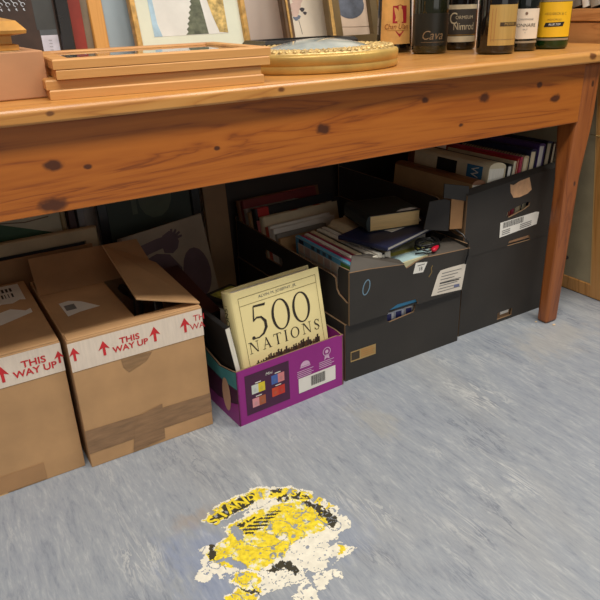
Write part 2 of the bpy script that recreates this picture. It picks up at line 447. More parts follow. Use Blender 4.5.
def art_oct(m, w, h, z):
    c = .022
    def octo(e): return [(e+c, e), (w-e-c, e), (w-e, e+c), (w-e, h-e-c), (w-e-c, h-e), (e+c, h-e), (e, h-e-c), (e, e+c)]
    m.poly(octo(.006), plain('dusty_pink_line', (214, 176, 160), 0.6), z=z); m.poly(octo(.010), plain('soot_green', (62, 66, 48), 0.6, var=0.3, scale=40), z=z+.0003)
    g = plain('leaf_green', (62, 122, 66), 0.6, var=0.2, scale=60); r = plain('petal_red', (200, 52, 40), 0.6, var=0.15); s = plain('petal_white', (214, 210, 196), 0.6)
    for (x, y, q, mm, n) in ((.034, .125, .022, g, 7), (.044, .105, .017, r, 5), (.038, .055, .017, s, 6), (.052, .05, .012, s, 6), (.05, .135, .015, r, 5)):
        m.poly([(x+q*(.55+.45*abs(math.cos(n*a/2)))*math.cos(a), y+q*(.55+.45*abs(math.cos(n*a/2)))*math.sin(a)) for a in [i*2*PI/36 for i in range(36)]], mm, z=z+.0005+.0001*n)
picture('framed_picture', 'small picture with clipped corners and red petals beside the orange labelled bottle', .10, .26, .004, .012, DKGOLD, art_oct, lean(1.298, 1.640, ZT, 14), back=plain('umber_card', (110, 82, 56), 0.7))

# black picture lying flat behind the oval one
picture('framed_picture', 'black framed picture lying flat on the tabletop behind the oval frame', .27, .13, .02, .050, DARKF, None, T(.80, 1.475, ZT, -.04), back=plain('slate_print', (120, 124, 130), 0.5))

# ------------------------------------------------------------------ stack of flat frames
def art_flat(m, w, h, z):
    m.rect(.06, w-.06, .05, h-.05, plain('sky_photo', (168, 184, 196), 0.5, var=0.25, scale=14), z=z)
ZF = ZT
stack = [('lowest', .217, 1.128, -.100, .372, .30), ('second lowest', .214, 1.131, -.100, .371, .30), ('second from the top', .231, 1.121, -.088, .370, .30), ('topmost', .228, 1.121, -.084, .376, .30)]
for k, (wh, x, y, rz, fw_, fh) in enumerate(stack):
    picture('flat_picture_frame', {'lowest': 'lowest pine frame of the flat stack, flat on the tabletop',
        'second lowest': 'pine frame second from the bottom of the flat stack',
        'second from the top': 'pine frame second from the top of the flat stack',
        'topmost': 'topmost pine frame of the flat stack, its glazed face showing'}[wh],
        fw_, fh, .030, .0150, PINE_F, art_flat, T(x, y, ZF, rz), group='flat stack of pine frames', glass=(k == 3), cat='picture frame')
    ZF += .0153

# ------------------------------------------------------------------ small cardboard box at the left end, with gilt moulding on top
t = thing('cardboard_box', 'low plain cardboard box at the left end of the tabletop', 'box', T(-.12, 1.178, ZT))
m = MB(); m.box(0, .348, 0, .20, 0, .073, plain('pinkish_cardboard', (188, 138, 100), 0.8, var=0.05)); m.build('carton', t, .002)
m = MB(); m.poly([(.20, .002), (.315, .004), (.308, .012), (.326, .020), (.318, .034), (.295, .045), (.20, .05)], plain('torn_card_layer', (206, 168, 120), 0.85), z=.0736); m.build('torn_flap', t)
gm = [(.014, 0), (.014, .008), (.022, .010), (.022, .022), (.001, .025), (0, .030), (.012, .044), (.034, .050), (.060, .044), (.060, 0)]
picture('gilt_picture_frame', 'gilt moulded frame lying on the low cardboard box', .42, .18, .060, .050, plain('honey_gilt', (206, 150, 72), 0.35, 0.3, var=0.2, scale=14), None, T(-.209, 1.188, ZT+.0745), cat='picture frame', prof=gm, back=SEPIA)

# ------------------------------------------------------------------ oval gilt frame with domed glass
t = thing('oval_picture_frame', 'oval gilt frame with domed glass lying flat near the table edge', 'picture frame', T(.824, 1.273, ZT))
a, b = .185, .155
m = MB(); n = 96
def ol(s, z): return [((a-s)*math.cos(2*PI*i/n), (b-s)*math.sin(2*PI*i/n), z) for i in range(n)]
m.loft([ol(.004, 0), ol(.001, .003), ol(.001, .014), ol(.0015, .015), ol(.0015, .017), ol(0, .018), ol(0, .032), ol(.002, .036), ol(.010, .038)], plain('aged_gilt_band', (200, 164, 90), 0.4, 0.3, var=0.15, scale=10), smooth=True, caps=(True, False))
m.build('rim', t, recalc=True)
m = MB()
m.loft([ol(.009, .034), ol(.009, .039), ol(.022, .043), ol(.056, .044), ol(.062, .034)], GOLD_P, smooth=True, caps=(False, False))
for i in range(64):
    an = 2*PI*i/64; ca, sa = math.cos(an), math.sin(an)
    for q, (s, r) in enumerate(((.016, .0062), (.029, .0078), (.043, .0085), (.055, .006))):
        x, y = (a-s)*ca, (b-s)*sa
        m.lathe([(.0001, -.004), (r, 0), (r*.9, .003), (r*.4, .0055), (.0001, .006)], 8, GOLD_P, T(x, y, .040, an) @ Matrix.Rotation(.5*math.sin(i*2.3+q), 4, 'X'), sx=1.0, sy=.7+.25*math.sin(i*1.9+q))
m.build('ornament', t)
m = MB(); m.loft([ol(.058, .030), ol(.059, .031)], plain('faded_sky_print', (176, 188, 192), 0.6, var=0.25, scale=9), caps=(True, True)); m.build('print', t)
m = MB()
dome = [ol(.060, .040)]
for k in range(1, 8):
    q = k/8; s = .060
    dome.append([((a-.060)*(1-q*.98)*math.cos(2*PI*i/n), (b-.060)*(1-q*.98)*math.sin(2*PI*i/n), .040+.021*(1-(1-q)**2)) for i in range(n)])
gd = NT('domed_glass'); f = gd.noise(gd.coords(), 9, 3)
gd.l(gd.ramp(f, [(0.35, (118, 134, 138)), (0.65, (178, 186, 180))]), gd.b.inputs['Base Color']); gd.b.inputs['Roughness'].default_value = 0.08
gd.b.inputs['Coat Weight'].default_value = 0.3
m.loft(dome, gd.m, smooth=True, caps=(False, True)); m.build('domed_glass', t)

# ------------------------------------------------------------------ bottles
def bottle_glass(name, c): return plain(name, c, 0.06, var=0.1, coat=0.5)
GL_D = bottle_glass('dark_green_bottle_glass', (20, 24, 18)); GL_K = bottle_glass('near_black_bottle_glass', (22, 19, 17))
GL_O = bottle_glass('olive_bottle_glass', (34, 36, 22))
gg = NT('green_bottle_glass'); gg.l(gg.ramp(gg.noise(gg.coords(), 8), [(.3, (18, 44, 16)), (.7, (30, 66, 24))]), gg.b.inputs['Base Color'])
gg.b.inputs['Roughness'].default_value = .05; gg.b.inputs['Transmission Weight'].default_value = .25; GL_G = gg.m
CHAMP = lambda R: [(.0001, .012), (R*.55, .004), (R*.86, 0), (R*.97, .004), (R, .012), (R, .165), (R*.97, .19), (R*.82, .225), (R*.55, .262), (R*.40, .285), (R*.34, .30)]
def bottle(label, x, y, R, glass, foil, prof=None):
    t = thing('wine_bottle', label, 'bottle', T(x, y, ZT), 'wine bottles on the tabletop')
    m = MB(); m.lathe((prof or CHAMP(R)), 48, glass); m.build('bottle_body', t)
    p = (prof or CHAMP(R))[-1]
    m = MB(); m.lathe([(p[0]+.0006, p[1]-.035), (p[0]+.0006, p[1]), (p[0]+.003, p[1]+.002), (p[0]+.003, p[1]+.012), (p[0], p[1]+.016), (p[0]*.9, p[1]+.028), (.0001, p[1]+.03)], 32, foil); m.build('foil_capsule', t)
    return t
def wrap(m, R, a0, half, z0, z1, mat, off=.0005, n=24, taper=0.0):
    r0 = R+off; r1 = r0-taper
    vs = []
    for i in range(n+1):
        a = a0-half+2*half*i/n
        vs += [(r0*math.cos(a), r0*math.sin(a), z0), (r1*math.cos(a), r1*math.sin(a), z1)]
    m.add(vs, [(2*i, 2*i+2, 2*i+3, 2*i+1) for i in range(n)], mat, smooth=True)
def face(x, y): return math.atan2(-y, -x)
GOLDF = plain('gold_foil', (190, 150, 70), 0.35, 0.7); REDF = plain('red_foil', (140, 24, 28), 0.4, 0.2)
# 1: orange label with a red shield, sides flaring to the foot
x, y, R = 1.241, 1.525, .0495
fl_prof = [(.0001, .01), (R*.6, .004), (R*.94, 0), (R, .006), (R*.995, .02), (R*.93, .13), (R*.86, .19), (R*.6, .235), (R*.36, .27), (R*.32, .30)]
t = bottle('dark bottle with an orange label and red shield, furthest left', x, y, R, GL_K, REDF, fl_prof)
a0 = face(x, y)+.06; m = MB()
OR = plain('orange_label', (232, 176, 100), 0.6, var=0.08, scale=30)
wrap(m, R, a0, .92, .022, .150, OR, .0009, taper=.0045); m.build('label', t, recalc=False)
m = MB(); q = .0035
def onb(pts, mat, R=R, off=.0017, aa=a0+.22, z0=0):
    m.add([((R+off-(p[1]+z0-.022)*.0352)*math.cos(aa+p[0]/R), (R+off-(p[1]+z0-.022)*.0352)*math.sin(aa+p[0]/R), p[1]+z0) for p in pts], [tuple(range(len(pts)))], mat)
CRIM = plain('crimson_print', (182, 34, 46), 0.6)
onb([(-.020, .073), (-.010, .073), (0, .073), (.010, .073), (.020, .073), (.020, .118), (.010, .118), (0, .121), (-.010, .118), (-.020, .118)], CRIM)
onb([(0, .040), (.012, .055), (-.012, .055)], CRIM)
onb([(.001, .078), (.009, .078), (.008, .100), (.006, .110), (.002, .110), (.003, .095)], OR, off=.0023)
onb([(-.014, .080), (-.004, .080), (-.002, .088), (-.010, .092)], OR, off=.0023)
wrap(m, R-.0012, a0+.18, .60, .0575, .0745, OR, .0022, taper=.0006)
m.text('Chan Ulan', .019, plain('brown_script', (150, 74, 36), 0.6), None, sx=.85, bend=(R+.0016, a0+.02, .066), shear=.25)
m.text('GRAND', .008, plain('brown_script', (150, 74, 36), 0.6), None, bend=(R-.0016, a0+.25, .137))
m.build('label_print', t, recalc=False)
# 2: cava
x, y, R = 1.256, 1.396, .0465
t = bottle('olive dark bottle with thin gold script across its lower body', x, y, R, GL_O, GOLDF)
m = MB(); a0 = face(x, y)
wrap(m, R, a0, 1.35, .020, .098, plain('black_label', (34, 33, 27), 0.35)); m.build('label', t, recalc=False)
m = MB(); m.text('Cava', .031, plain('gold_script', (128, 104, 76), 0.5), None, sx=.95, bend=(R+.001, a0+.12, .045), shear=.3)
wrap(m, R, a0+.2, .7, .0285, .0293, plain('gold_script', (128, 104, 76), 0.5), .001); m.build('label_print', t, recalc=False)
# 3: black label with two cream bands
x, y, R = 1.404, 1.441, .0470
t = bottle('dark bottle with a black label between two cream bands', x, y, R, GL_K, GOLDF)
m = MB(); a0 = face(x, y)+.05; CR = plain('cream_band', (206, 190, 158), 0.55, var=0.08, scale=40)
wrap(m, R, a0, 1.1, .020, .116, plain('grey_black_label', (66, 60, 54), 0.5))
wrap(m, R, a0, 1.1, .104, .115, CR, .0009); wrap(m, R, a0, 1.1, .021, .036, CR, .0009); wrap(m, R, a0, 1.1, .038, .040, GOLDF, .0009); m.build('label', t, recalc=False)
m = MB()
m.text('C', .042, CR, None, bend=(R+.0012, a0-.42, .080), sx=.8); m.text('ORMEUM', .012, CR, None, bend=(R+.0012, a0+.22, .083))
m.text('Nimrod', .026, CR, None, sx=.72, bend=(R+.0012, a0+.22, .060)); m.build('label_print', t, recalc=False)
# 4: gold label
x, y, R = 1.335, 1.239, .0475
t = bottle('dark bottle with a plain gold label in front of the white labelled one', x, y, R, GL_K, GOLDF)
m = MB(); a0 = face(x, y)+.40
GLAB = plain('gold_label', (196, 160, 92), 0.4, 0.25, var=0.05, scale=8, stretch=(20, 20, 1))
wrap(m, R, a0, .82, .021, .113, GLAB); m.build('label', t, recalc=False)
m = MB(); wrap(m, R, a0+.25, .50, .0645, .0735, plain('dark_brown_ink', (70, 52, 30), 0.5), .0009)
m.text('MESSIER', .0085, GLAB, None, bend=(R+.0013, a0+.28, .069)); wrap(m, R, a0, .66, .034, .0348, plain('brown_line', (120, 96, 76), 0.7), .0009)
for s in (-.66, -.5): wrap(m, R, a0+s, .012, .03, .105, plain('copper_line', (176, 120, 70), .5), .0009, n=2)
m.build('label_print', t, recalc=False)
# 5: white label
x, y, R = 1.447, 1.262, .0455
t = bottle('dark bottle with a white label between the gold and yellow labelled ones', x, y, R, GL_D, GOLDF)
m = MB(); a0 = face(x, y)+.12
wrap(m, R, a0, 1.05, .030, .101, plain('ivory_label', (230, 212, 190), 0.6, var=0.04)); wrap(m, R, a0, 1.05, .020, .025, plain('grey_gold_band', (150, 132, 108), .5)); m.build('label', t, recalc=False)
m = MB(); m.text('CHAMPAGNE', .0065, GREY, None, bend=(R+.001, a0+.15, .076)); m.text('BONNAIRE', .0115, INK, None, bend=(R+.001, a0+.15, .062))
m.text('BRUT', .005, GREY, None, bend=(R+.001, a0+.15, .052)); m.text('12', .004, GREY, None, bend=(R+.001, a0+.15, .045))
m.lathe([(.0001, 0), (.0035, 0)], 10, plain('pale_brown_crest', (176, 140, 116), .6), Matrix.Translation(((R+.001)*math.cos(a0+.15), (R+.001)*math.sin(a0+.15), .090)) @ Matrix.Rotation(a0+.15, 4, 'Z') @ Matrix.Rotation(PI/2, 4, 'Y'))
m.build('label_print', t, recalc=False)
# 6: yellow label
x, y, R = 1.549, 1.246, .0465
t = bottle('green bottle with a bright yellow label, furthest right', x, y, R, GL_G, GOLDF)
m = MB(); a0 = face(x, y)+.12; YL = plain('yellow_label', (238, 184, 22), 0.55, var=0.04)
wrap(m, R, a0, 1.15, .030, .114, YL); wrap(m, R, a0, 1.15, .022, .027, plain('grey_gold_band', (150, 132, 108), .5)); wrap(m, R, a0, 1.15, .115, .119, plain('grey_gold_band', (150, 132, 108), .5)); m.build('label', t, recalc=False)
m = MB(); wrap(m, R, a0+.05, .42, .135, .17, plain('pale_neck_label', (206, 206, 214), .6)); m.build('upper_label', t, recalc=False)
m = MB(); m.text('HEIDSIECK & C', .0085, plain('ochre_ink', (140, 112, 28), .6), None, bend=(R+.001, a0+.05, .086)); m.text('MONOPOLE', .0065, plain('ochre_ink', (140, 112, 28), .6), None, bend=(R+.001, a0, .072))
aa = a0-.02; pts = [(-.022, .055), (-.011, .0555), (0, .056), (.011, .0565), (.020, .057), (.025, .066), (.011, .0655), (0, .065), (-.011, .0645), (-.018, .064)]
bn = [(-.024+.048*i/12, .0545+.0015*i/12) for i in range(13)]
m.add([((R+.001)*math.cos(aa+(px+dx)/R), (R+.001)*math.sin(aa+(px+dx)/R), pz+dz) for px, pz in bn for dx, dz in ((0, 0), (.004, .0105))], [(2*i, 2*i+2, 2*i+3, 2*i+1) for i in range(12)], INK)
m.text('BLUE TOP', .0066, WHITE, None, bend=(R+.0018, aa+.04, .0605), shear=.2, bold=.01); m.build('label_print', t, recalc=False)

# ------------------------------------------------------------------ bookcase beyond the table end, books on it
t = thing('bookcase', 'pine bookcase beyond the right end of the table', 'bookcase', T(1.80, .95, 0))
m = MB(); m.box(0, .30, 0, .78, 0, .815, BOOKC); m.build('carcass', t, .002)
m = MB(); m.box(-.006, .31, -.008, .79, .818, .853, BOOKC); m.build('top_board', t, .003)
cols = [((214, 210, 204), 'pale grey'), ((120, 112, 104), 'dark grey'), ((236, 232, 226), 'white'), ((160, 152, 140), 'grey brown'), ((226, 222, 214), 'off white'), ((140, 134, 128), 'mid grey')]
# ------------------------------------------------------------------ books
def book_parts(t, w, h, d, cov, pages, spine=None, hard=True, e=.003, tc=.0022):
    """Lying in local axes: spine along y at x=0, fore-edge at x=w, thickness along z."""
    m = MB(); k = tc if hard else .0006; e = e if hard else .0002
    m.box(0, w, 0, h, 0, k, cov); m.box(0, w, 0, h, d-k, d, cov); m.build('cover', t, .0004, 1)
    m = MB(); n = 6; r = d*.22 if hard else .001
    L = [(-r*math.sin(PI*i/n), d/2-d/2*math.cos(PI*i/n)) for i in range(n+1)]
    L2 = [(k, z*(d-2*k)/d+k) for _, z in L[::-1]]
    m.loft([[(x, yy, z) for x, z in L+L2] for yy in (0, h)], spine or cov); m.build('spine', t)
    m = MB(); m.box(k+.0004, w-e, e, h-e, k, d-k, pages); m.build('pages', t)
def book(label, M, w, h, d, cov, pages=None, spine=None, hard=True, group=None, cat='book', name='book'):
    t = thing(name, label, cat, M, group)
    book_parts(t, w, h, d, cov, pages or PAGE, spine, hard)
    return t
def C(name, r, g, b, **k): return plain(name, (r, g, b), k.pop('rough', .5), var=.08, **k)
NAVY = C('navy_cover', 28, 34, 66); BLKC = C('black_cover', 26, 25, 26); DGREEN = C('dark_green_cover', 34, 42, 40)
WHC = C('white_cover', 226, 222, 212); CRC = C('cream_cover', 214, 200, 168); REDC = C('red_cover', 168, 40, 40); ORC = C('orange_red_cover', 196, 84, 56)
TANC = C('tan_cover', 170, 136, 94); BRC = C('brown_cover', 120, 78, 46); PURC = C('purple_cover', 74, 52, 108); PINKC = C('pink_cover', 208, 120, 124)
GRYC = C('grey_cover', 140, 136, 128); MARC = C('maroon_cover', 62, 30, 26); BLUC = C('blue_cover', 46, 108, 150); SKYC = C('sky_blue_cover', 96, 168, 204)

# books standing on the bookcase top
desc = ['pale grey book leaning first from the left on the bookcase top', 'dark grey book leaning on the bookcase top beside the pale grey one', 'white book leaning on the bookcase top, third from the left',
        'grey brown book leaning on the bookcase top, fourth from the left', 'off white book leaning on the bookcase top, fifth from the left', 'mid grey book leaning on the bookcase top, nearest the front']
yy = 1.44
for (c, nm), de, d in zip(cols, desc, (.034, .03, .022, .04, .026, .04)):
    book(de, frame_m((1.80, yy-.02, .8535), (1, 0, 0), (0, .30, 1)), .17, .24, d, C(nm.replace(' ', '_')+'_binding', *c), PAGEW, group='books on the bookcase top')
    yy -= (d+.004)*1.06

# ------------------------------------------------------------------ the two cartons with red-and-white tape
def arrow(m, x, z, s, o):
    m.poly([(x-.0025*s, z-.016*s), (x+.0025*s, z-.016*s), (x+.0025*s, z), (x+.0105*s, z-.004*s), (x, z+.014*s), (x-.0105*s, z-.004*s), (x-.0025*s, z)], RED, o, z=.0016)
def way_up(m, x, z, s, o):
    m.text('THIS', .020*s, RED, o @ Matrix.Translation((x, z+.009*s, .0016)), sx=1.12, bold=.022)
    m.text('WAY UP', .020*s, RED, o @ Matrix.Translation((x, z-.009*s, .0016)), sx=1.06, bold=.022)
def carton_body(t, W, D, H, th=.005, tan=CARD):
    m = MB()
    m.box(0, W, 0, th, 0, H, tan); m.box(0, W, D-th, D, 0, H, tan); m.box(0, th, th, D-th, 0, H, tan); m.box(W-th, W, th, D-th, 0, H, tan); m.box(th, W-th, th, D-th, 0, th, CARD_D)
    m.build('carton', t, .0015)
# left carton
W, D, H = .284, .37, .303
t = thing('cardboard_carton', 'closed brown cardboard carton at the far left, torn white label on top', 'carton', T(.165-W, 1.209, 0), 'taped cardboard cartons')
carton_body(t, W, D, H)
m = MB(); m.box(.001, W-.001, .001, D/2-.001, H, H+.004, CARD); m.build('top_flap', t, .001)
m = MB(); m.box(.001, W-.001, D/2+.001, D-.001, H, H+.004, CARD); m.build('top_flap', t, .001)
m = MB(); m.rect(-.0, W, .238, .301, TAPEW, front(0), z=.001); m.rect(0, .075, .238, .301, TAPEW, Matrix.Translation((W, 0, 0)) @ Matrix.Rotation(PI/2, 4, 'Z') @ XZ, z=.001)
ox = .165-W; fr = front(0)
way_up(m, .111-ox, .266, 1.0, fr); arrow(m, .052-ox, .268, 1.15, fr); arrow(m, .158-ox, .272, .9, fr)
m.build('printed_tape', t, recalc=False, label='white tape printed THIS WAY UP in red')
m = MB(); m.poly([(0, 0), (.128, 0), (.112, .09), (.098, .236), (0, .236)], plain('glossy_tan_tape', (208, 168, 118), .35, var=.05), front(0), z=.0008)
m.rect(0, .205, .004, .044, plain('clear_brown_tape', (176, 134, 92), .3, var=.05), front(0), z=.0012)
m.build('brown_tape', t, recalc=False)
m = MB(); zt = H+.0046
m.poly([(.06, .125), (.20, .135), (.266, .165), (.267, .355), (.06, .36)], WHITE, z=zt); m.poly([(.255, .182), (.267, .19), (.267, .245), (.255, .252), (.238, .238), (.215, .245), (.195, .225), (.205, .200), (.228, .208)], CARD, z=zt+.0003)
for k in range(16): m.rect(.135+k*.0072, .135+k*.0072+(.002 if k % 3 else .004), .275, .300, INK, z=zt+.0004)
for k in range(12): m.rect(.150+k*.0085, .150+k*.0085+(.005 if k % 4 else .002), .312, .335, INK, z=zt+.0004)
m.build('label', t, recalc=False, label='torn white label with black bars')
# second carton, right flap lifted
W, D, H = .284, .37, .305; ox = .175
t = thing('cardboard_carton', 'open brown cardboard carton left of the purple box, one flap lifted', 'carton', T(ox, 1.194, 0), 'taped cardboard cartons')
carton_body(t, W, D, H)
m = MB(); m.box(.001, .150, .012, D-.10, H-.006, H-.002, CARD); m.build('top_flap', t, .001)
m = MB(); m.box(.002, W-.002, .001, .030, H-.0005, H+.003, CARD); m.build('front_flap', t, .001)
m = MB(); m.hexa([(.001, D-.10, H-.002), (W-.004, D-.10, H-.002), (W-.004, D-.096, H-.004), (.001, D-.096, H-.004)], [(.004, D-.03, H+.062), (W-.02, D-.03, H+.058), (W-.02, D-.026, H+.062), (.004, D-.026, H+.066)], CARD_D); m.build('back_flap', t, .001)
A, B, Cc, E_ = Vector((W-.001, .004, H+.004)), Vector((W-.002, .268, H+.014)), Vector((.170, .315, H+.070)), Vector((.149, .006, H+.048))
nn = (B-A).cross(E_-A).normalized()*(.004)
m = MB(); m.hexa([A, B, Cc, E_], [p+nn for p in (A, B, Cc, E_)], CARD)
fl = m.build('lifted_flap', t, .001)
m = MB(); up = nn if nn.z > 0 else Vector((0, 0, 0))
def onflap(a, b, e=.0008): # a along the hinge, b from hinge to free edge
    p = A.lerp(B, a).lerp(E_.lerp(Cc, a), b); return tuple(p + up + (nn.normalized() if nn.z > 0 else -nn.normalized())*e)
def fq(a0, a1, b0, b1, mat, e): m.poly([onflap(a0, b0, e), onflap(a1, b0, e), onflap(a1, b1, e), onflap(a0, b1, e)], mat)
fq(.33, .66, .30, .47, WHITE, .0006)
for k in range(14): fq(.36+k*.020, .36+k*.020+(.008 if k % 3 else .013), .34, .43, INK, .001)
m.build('label', fl, recalc=False, label='small white barcode label')
m = MB(); zt = H-.0014; m.poly([(.030, .20), (.052, .204), (.075, .185), (.104, .135), (.060, .130), (.032, .120)], WHITE, z=zt); m.rect(.036, .058, .150, .180, GREY, z=zt+.0004); m.build('label', t, recalc=False, label='torn wedge of a white label')
m = MB(); m.rect(0, W, .236, .300, TAPEW, front(0), z=.001); m.rect(0, .08, .236, .300, TAPEW, Matrix.Translation((W, 0, 0)) @ Matrix.Rotation(PI/2, 4, 'Z') @ XZ, z=.001)
fr = front(0)
arrow(m, .010, .276, 1.0, fr); arrow(m, .068, .272, 1.1, fr); way_up(m, .122, .268, .92, fr); arrow(m, .175, .272, 1.15, fr); arrow(m, .243, .273, 1.15, fr)
side = Matrix.Translation((W, 0, 0)) @ Matrix.Rotation(PI/2, 4, 'Z') @ XZ
m.text('TH', .020, RED, fr @ Matrix.Translation((W-.008, .281, .0016)), sx=1.0); m.text('WA', .020, RED, fr @ Matrix.Translation((W-.013, .262, .0016)), sx=1.0)
m.build('printed_tape', t, recalc=False, label='white tape printed THIS WAY UP in red')
m = MB(); m.poly([(0, .036), (W, .036), (W, .086), (0, .094)], TAPEB, fr, z=.0008); m.poly([(.092, .004), (.166, .010), (.170, .100), (.120, .090), (.104, .070)], TAPEB, fr, z=.0014)
m.poly([(.098, .236), (.165, .232), (.150, .214), (.110, .200), (.100, .215)], TAPEB, fr, z=.0006); m.build('brown_tape', t, recalc=False)
m = MB()  # shade inside the open carton, put in as dark rolls
for k in range(5): m.tube([(.03+k*.045, .06, .29-.01*(k % 2)), (.06+k*.045, .16, .288), (.05+k*.045, .25, .285)], .010, plain('interior_shade', (34, 33, 36), .3), 6)
m.build('shade_filler', t)

# ------------------------------------------------------------------ purple carton and what stands in it
MAG = plain('magenta_card', (150, 36, 132), .42, var=.06, scale=6); PLUM = plain('dark_plum_print', (72, 28, 62), .45); TEAL = plain('teal_print', (74, 144, 148), .5)
rzp = math.atan2(.017, .303); PM = T(.507, 1.1476, 0, rzp); PW, PD, PH = .304, .43, .146
t = thing('purple_carton', 'open purple printed cardboard box holding the large cream book', 'box', PM)
m = MB(); m.panel([(0, 0), (PW, 0), (PW, PH-.002), (PW-.012, PH-.003), (PW-.02, PH), (0, PH)], [], .004, MAG, RAW, front(0, .002, 0)); m.build('front_panel', t)
m = MB(); sidep = [(0, 0), (PD, 0), (PD, PH+.02), (.22, PH+.012), (.08, PH-.018), (.02, PH-.006), (0, PH)]
m.panel(sidep, [], .004, PLUM, RAW, Matrix.Translation((.002, 0, 0)) @ Matrix.Rotation(PI/2, 4, 'Z') @ XZ); sl = m.build('side_panel', t)
m = MB(); sm_ = Matrix.Translation((-.0008, 0, 0)) @ Matrix.Rotation(PI/2, 4, 'Z') @ XZ
m.poly([(0, 0), (PD, 0), (PD, .05), (.10, .034), (.03, .05), (0, .062)], MAG, sm_); m.poly([(.0, PH-.046), (.06, PH-.052), (.20, PH-.04), (PD, PH-.03), (PD, PH+.018), (.22, PH+.011), (.08, PH-.019), (.02, PH-.007), (0, PH-.001)], TEAL, sm_, z=-.0003)
m.poly([(.055+.020*math.cos(a), .062+.045*math.sin(a)) for a in [i*.45 for i in range(14)]], plain('biscuit_print', (206, 160, 130), .5), sm_, z=-.0006); m.build('side_print', sl, recalc=False)
m = MB(); m.panel([(0, 0), (PD, 0), (PD, PH), (.03, PH), (0, PH-.004)], [], .004, MAG, RAW, Matrix.Translation((PW-.002, 0, 0)) @ Matrix.Rotation(PI/2, 4, 'Z') @ XZ); m.build('side_panel', t)
m = MB(); m.panel([(.004, 0), (PW-.004, 0), (PW-.004, PH), (.004, PH)], [], .004, MAG, RAW, front(0, PD-.002, 0)); m.build('back_panel', t)
m = MB(); m.box(.004, PW-.004, .004, PD-.004, 0, .004, RAW); m.build('bottom_panel', t)
m = MB(); f0 = front(0)
m.rect(.020, .140, .022, .128, PLUM, f0, z=.0006)
for (x, z, c1, c2) in ((.036, .074, (208, 214, 206), (226, 204, 50)), (.036, .038, (222, 150, 158), (176, 96, 60)), (.090, .080, (74, 104, 176), (226, 140, 142)), (.090, .046, (214, 76, 44), (206, 56, 40))):
    for q, c in enumerate((c1, c2)):
        m.rect(x+q*.018, x+q*.018+.018, z, z+.024, plain('tile_%d_%d_%d' % c, c, .45), f0, z=.001)
        m.poly([(x+q*.018+.009+.004*math.cos(a), z+.010+.005*math.sin(a)) for a in [i*.7 for i in range(9)]], plain('tile_mark_%d_%d_%d' % c, tuple(min(255, int(v*.8+30)) for v in c), .45), f0, z=.0014)
    m.rect(x+.010, x+.026, z+.0265, z+.029, WHITE, f0, z=.001)
m.text('Mini', .011, WHITE, f0 @ Matrix.Translation((.084, .114, .0012)), shear=.2)
LIL = plain('pale_lilac_print', (222, 182, 214), .5)
m.poly([(.187+.014*math.cos(a), .098+.013*math.sin(a)) for a in [i*PI/8 for i in range(9)]], LIL, f0, z=.0008)
m.rect(.172, .202, .094, .097, LIL, f0, z=.0008)
an = [i*2*PI/20 for i in range(21)]
m.strip([(.252+.011*math.cos(a), .114+.011*math.sin(a)) for a in an], .002, LIL, f0, z=.0008); m.poly([(.252+.005*math.cos(a), .114+.005*math.sin(a)) for a in an[:-1]], LIL, f0, z=.0008)
m.poly([(.244, .092), (.252, .097), (.260, .092), (.258, .106), (.246, .106)], LIL, f0, z=.0008)
for k in range(4):
    m.rect(.163, .163+.048-.006*(k % 2), .085-k*.005, .087-k*.005, LIL, f0, z=.0008); m.rect(.228, .228+.046-.008*(k % 2), .088-k*.005, .090-k*.005, LIL, f0, z=.0008)
m.rect(.166, .278, .026, .067, WHITE, f0, z=.0008)
xx = .203
for k in range(15):
    wd = (.0014, .0024, .0012, .0018)[k % 4]; m.rect(xx, xx+wd, .035, .062, INK, f0, z=.0012); xx += wd+.0012
m.build('front_print', t, recalc=False, label='printed front with four small colour tiles and a barcode')

# the large cream hardback
BC = plain('butter_yellow_jacket', (234, 218, 160), .45, var=.03, scale=5)
bx, by, brz, brx, bry, bw, bt = .5470, 1.1535, .0666, -.1813, -.0150, .2400, .0442
BM = Matrix.Translation((bx, by, .014)) @ Matrix.Rotation(brz, 4, 'Z') @ Matrix.Rotation(brx, 4, 'X') @ Matrix.Rotation(bry, 4, 'Y')
BH = bw*1.25
t = thing('hardback_book', 'large cream hardback with a big black 500 on its cover', 'book', BM)
m = MB(); m.box(0, bw, 0, .003, 0, BH, BC); m.box(0, bw, bt-.003, bt, 0, BH, BC); m.build('cover', t, .0008)
m = MB(); n = 10; L = [(-.011*math.sin(PI*i/n), bt/2-bt/2*math.cos(PI*i/n)) for i in range(n+1)]
m.loft([[(x, y, z) for x, y in L]+[(.003, bt-.003), (.003, .003)][0:0]+[(.002, bt-.002, z), (.002, .002, z)] for z in (0, BH)], BC, smooth=False); m.build('spine', t)
m = MB()
pg = [(.003, .003), (.003, bt-.003)]+[(bw-.006-.010*math.sin(PI*i/8), bt-.003-(bt-.006)*i/8) for i in range(9)]
m.prism(pg, .004, BH-.007, PAGEW); m.build('pages', t)
# jacket lettering, drawn stroke by stroke
m = MB(); F = front(0, 0, 0); DK = plain('brown_black_print', (44, 36, 28), .5)
def ell(cx, cy, rx, ry, tx, ty, M=F, n=40, a0=0, a1=2*PI):
    vs = []
    for i in range(n+1):
        a = a0+(a1-a0)*i/n
        vs += [(cx+rx*math.cos(a), cy+ry*math.sin(a), .0008), (cx+(rx-tx)*math.cos(a), cy+(ry-ty)*math.sin(a), .0008)]
    m.add(vs, [(2*i, 2*i+2, 2*i+3, 2*i+1) for i in range(n)], DK, M)
zc = BH-.083; hh = .038
for cx in (.116, .175): ell(cx, zc, .0255, hh, .0070, .0028)
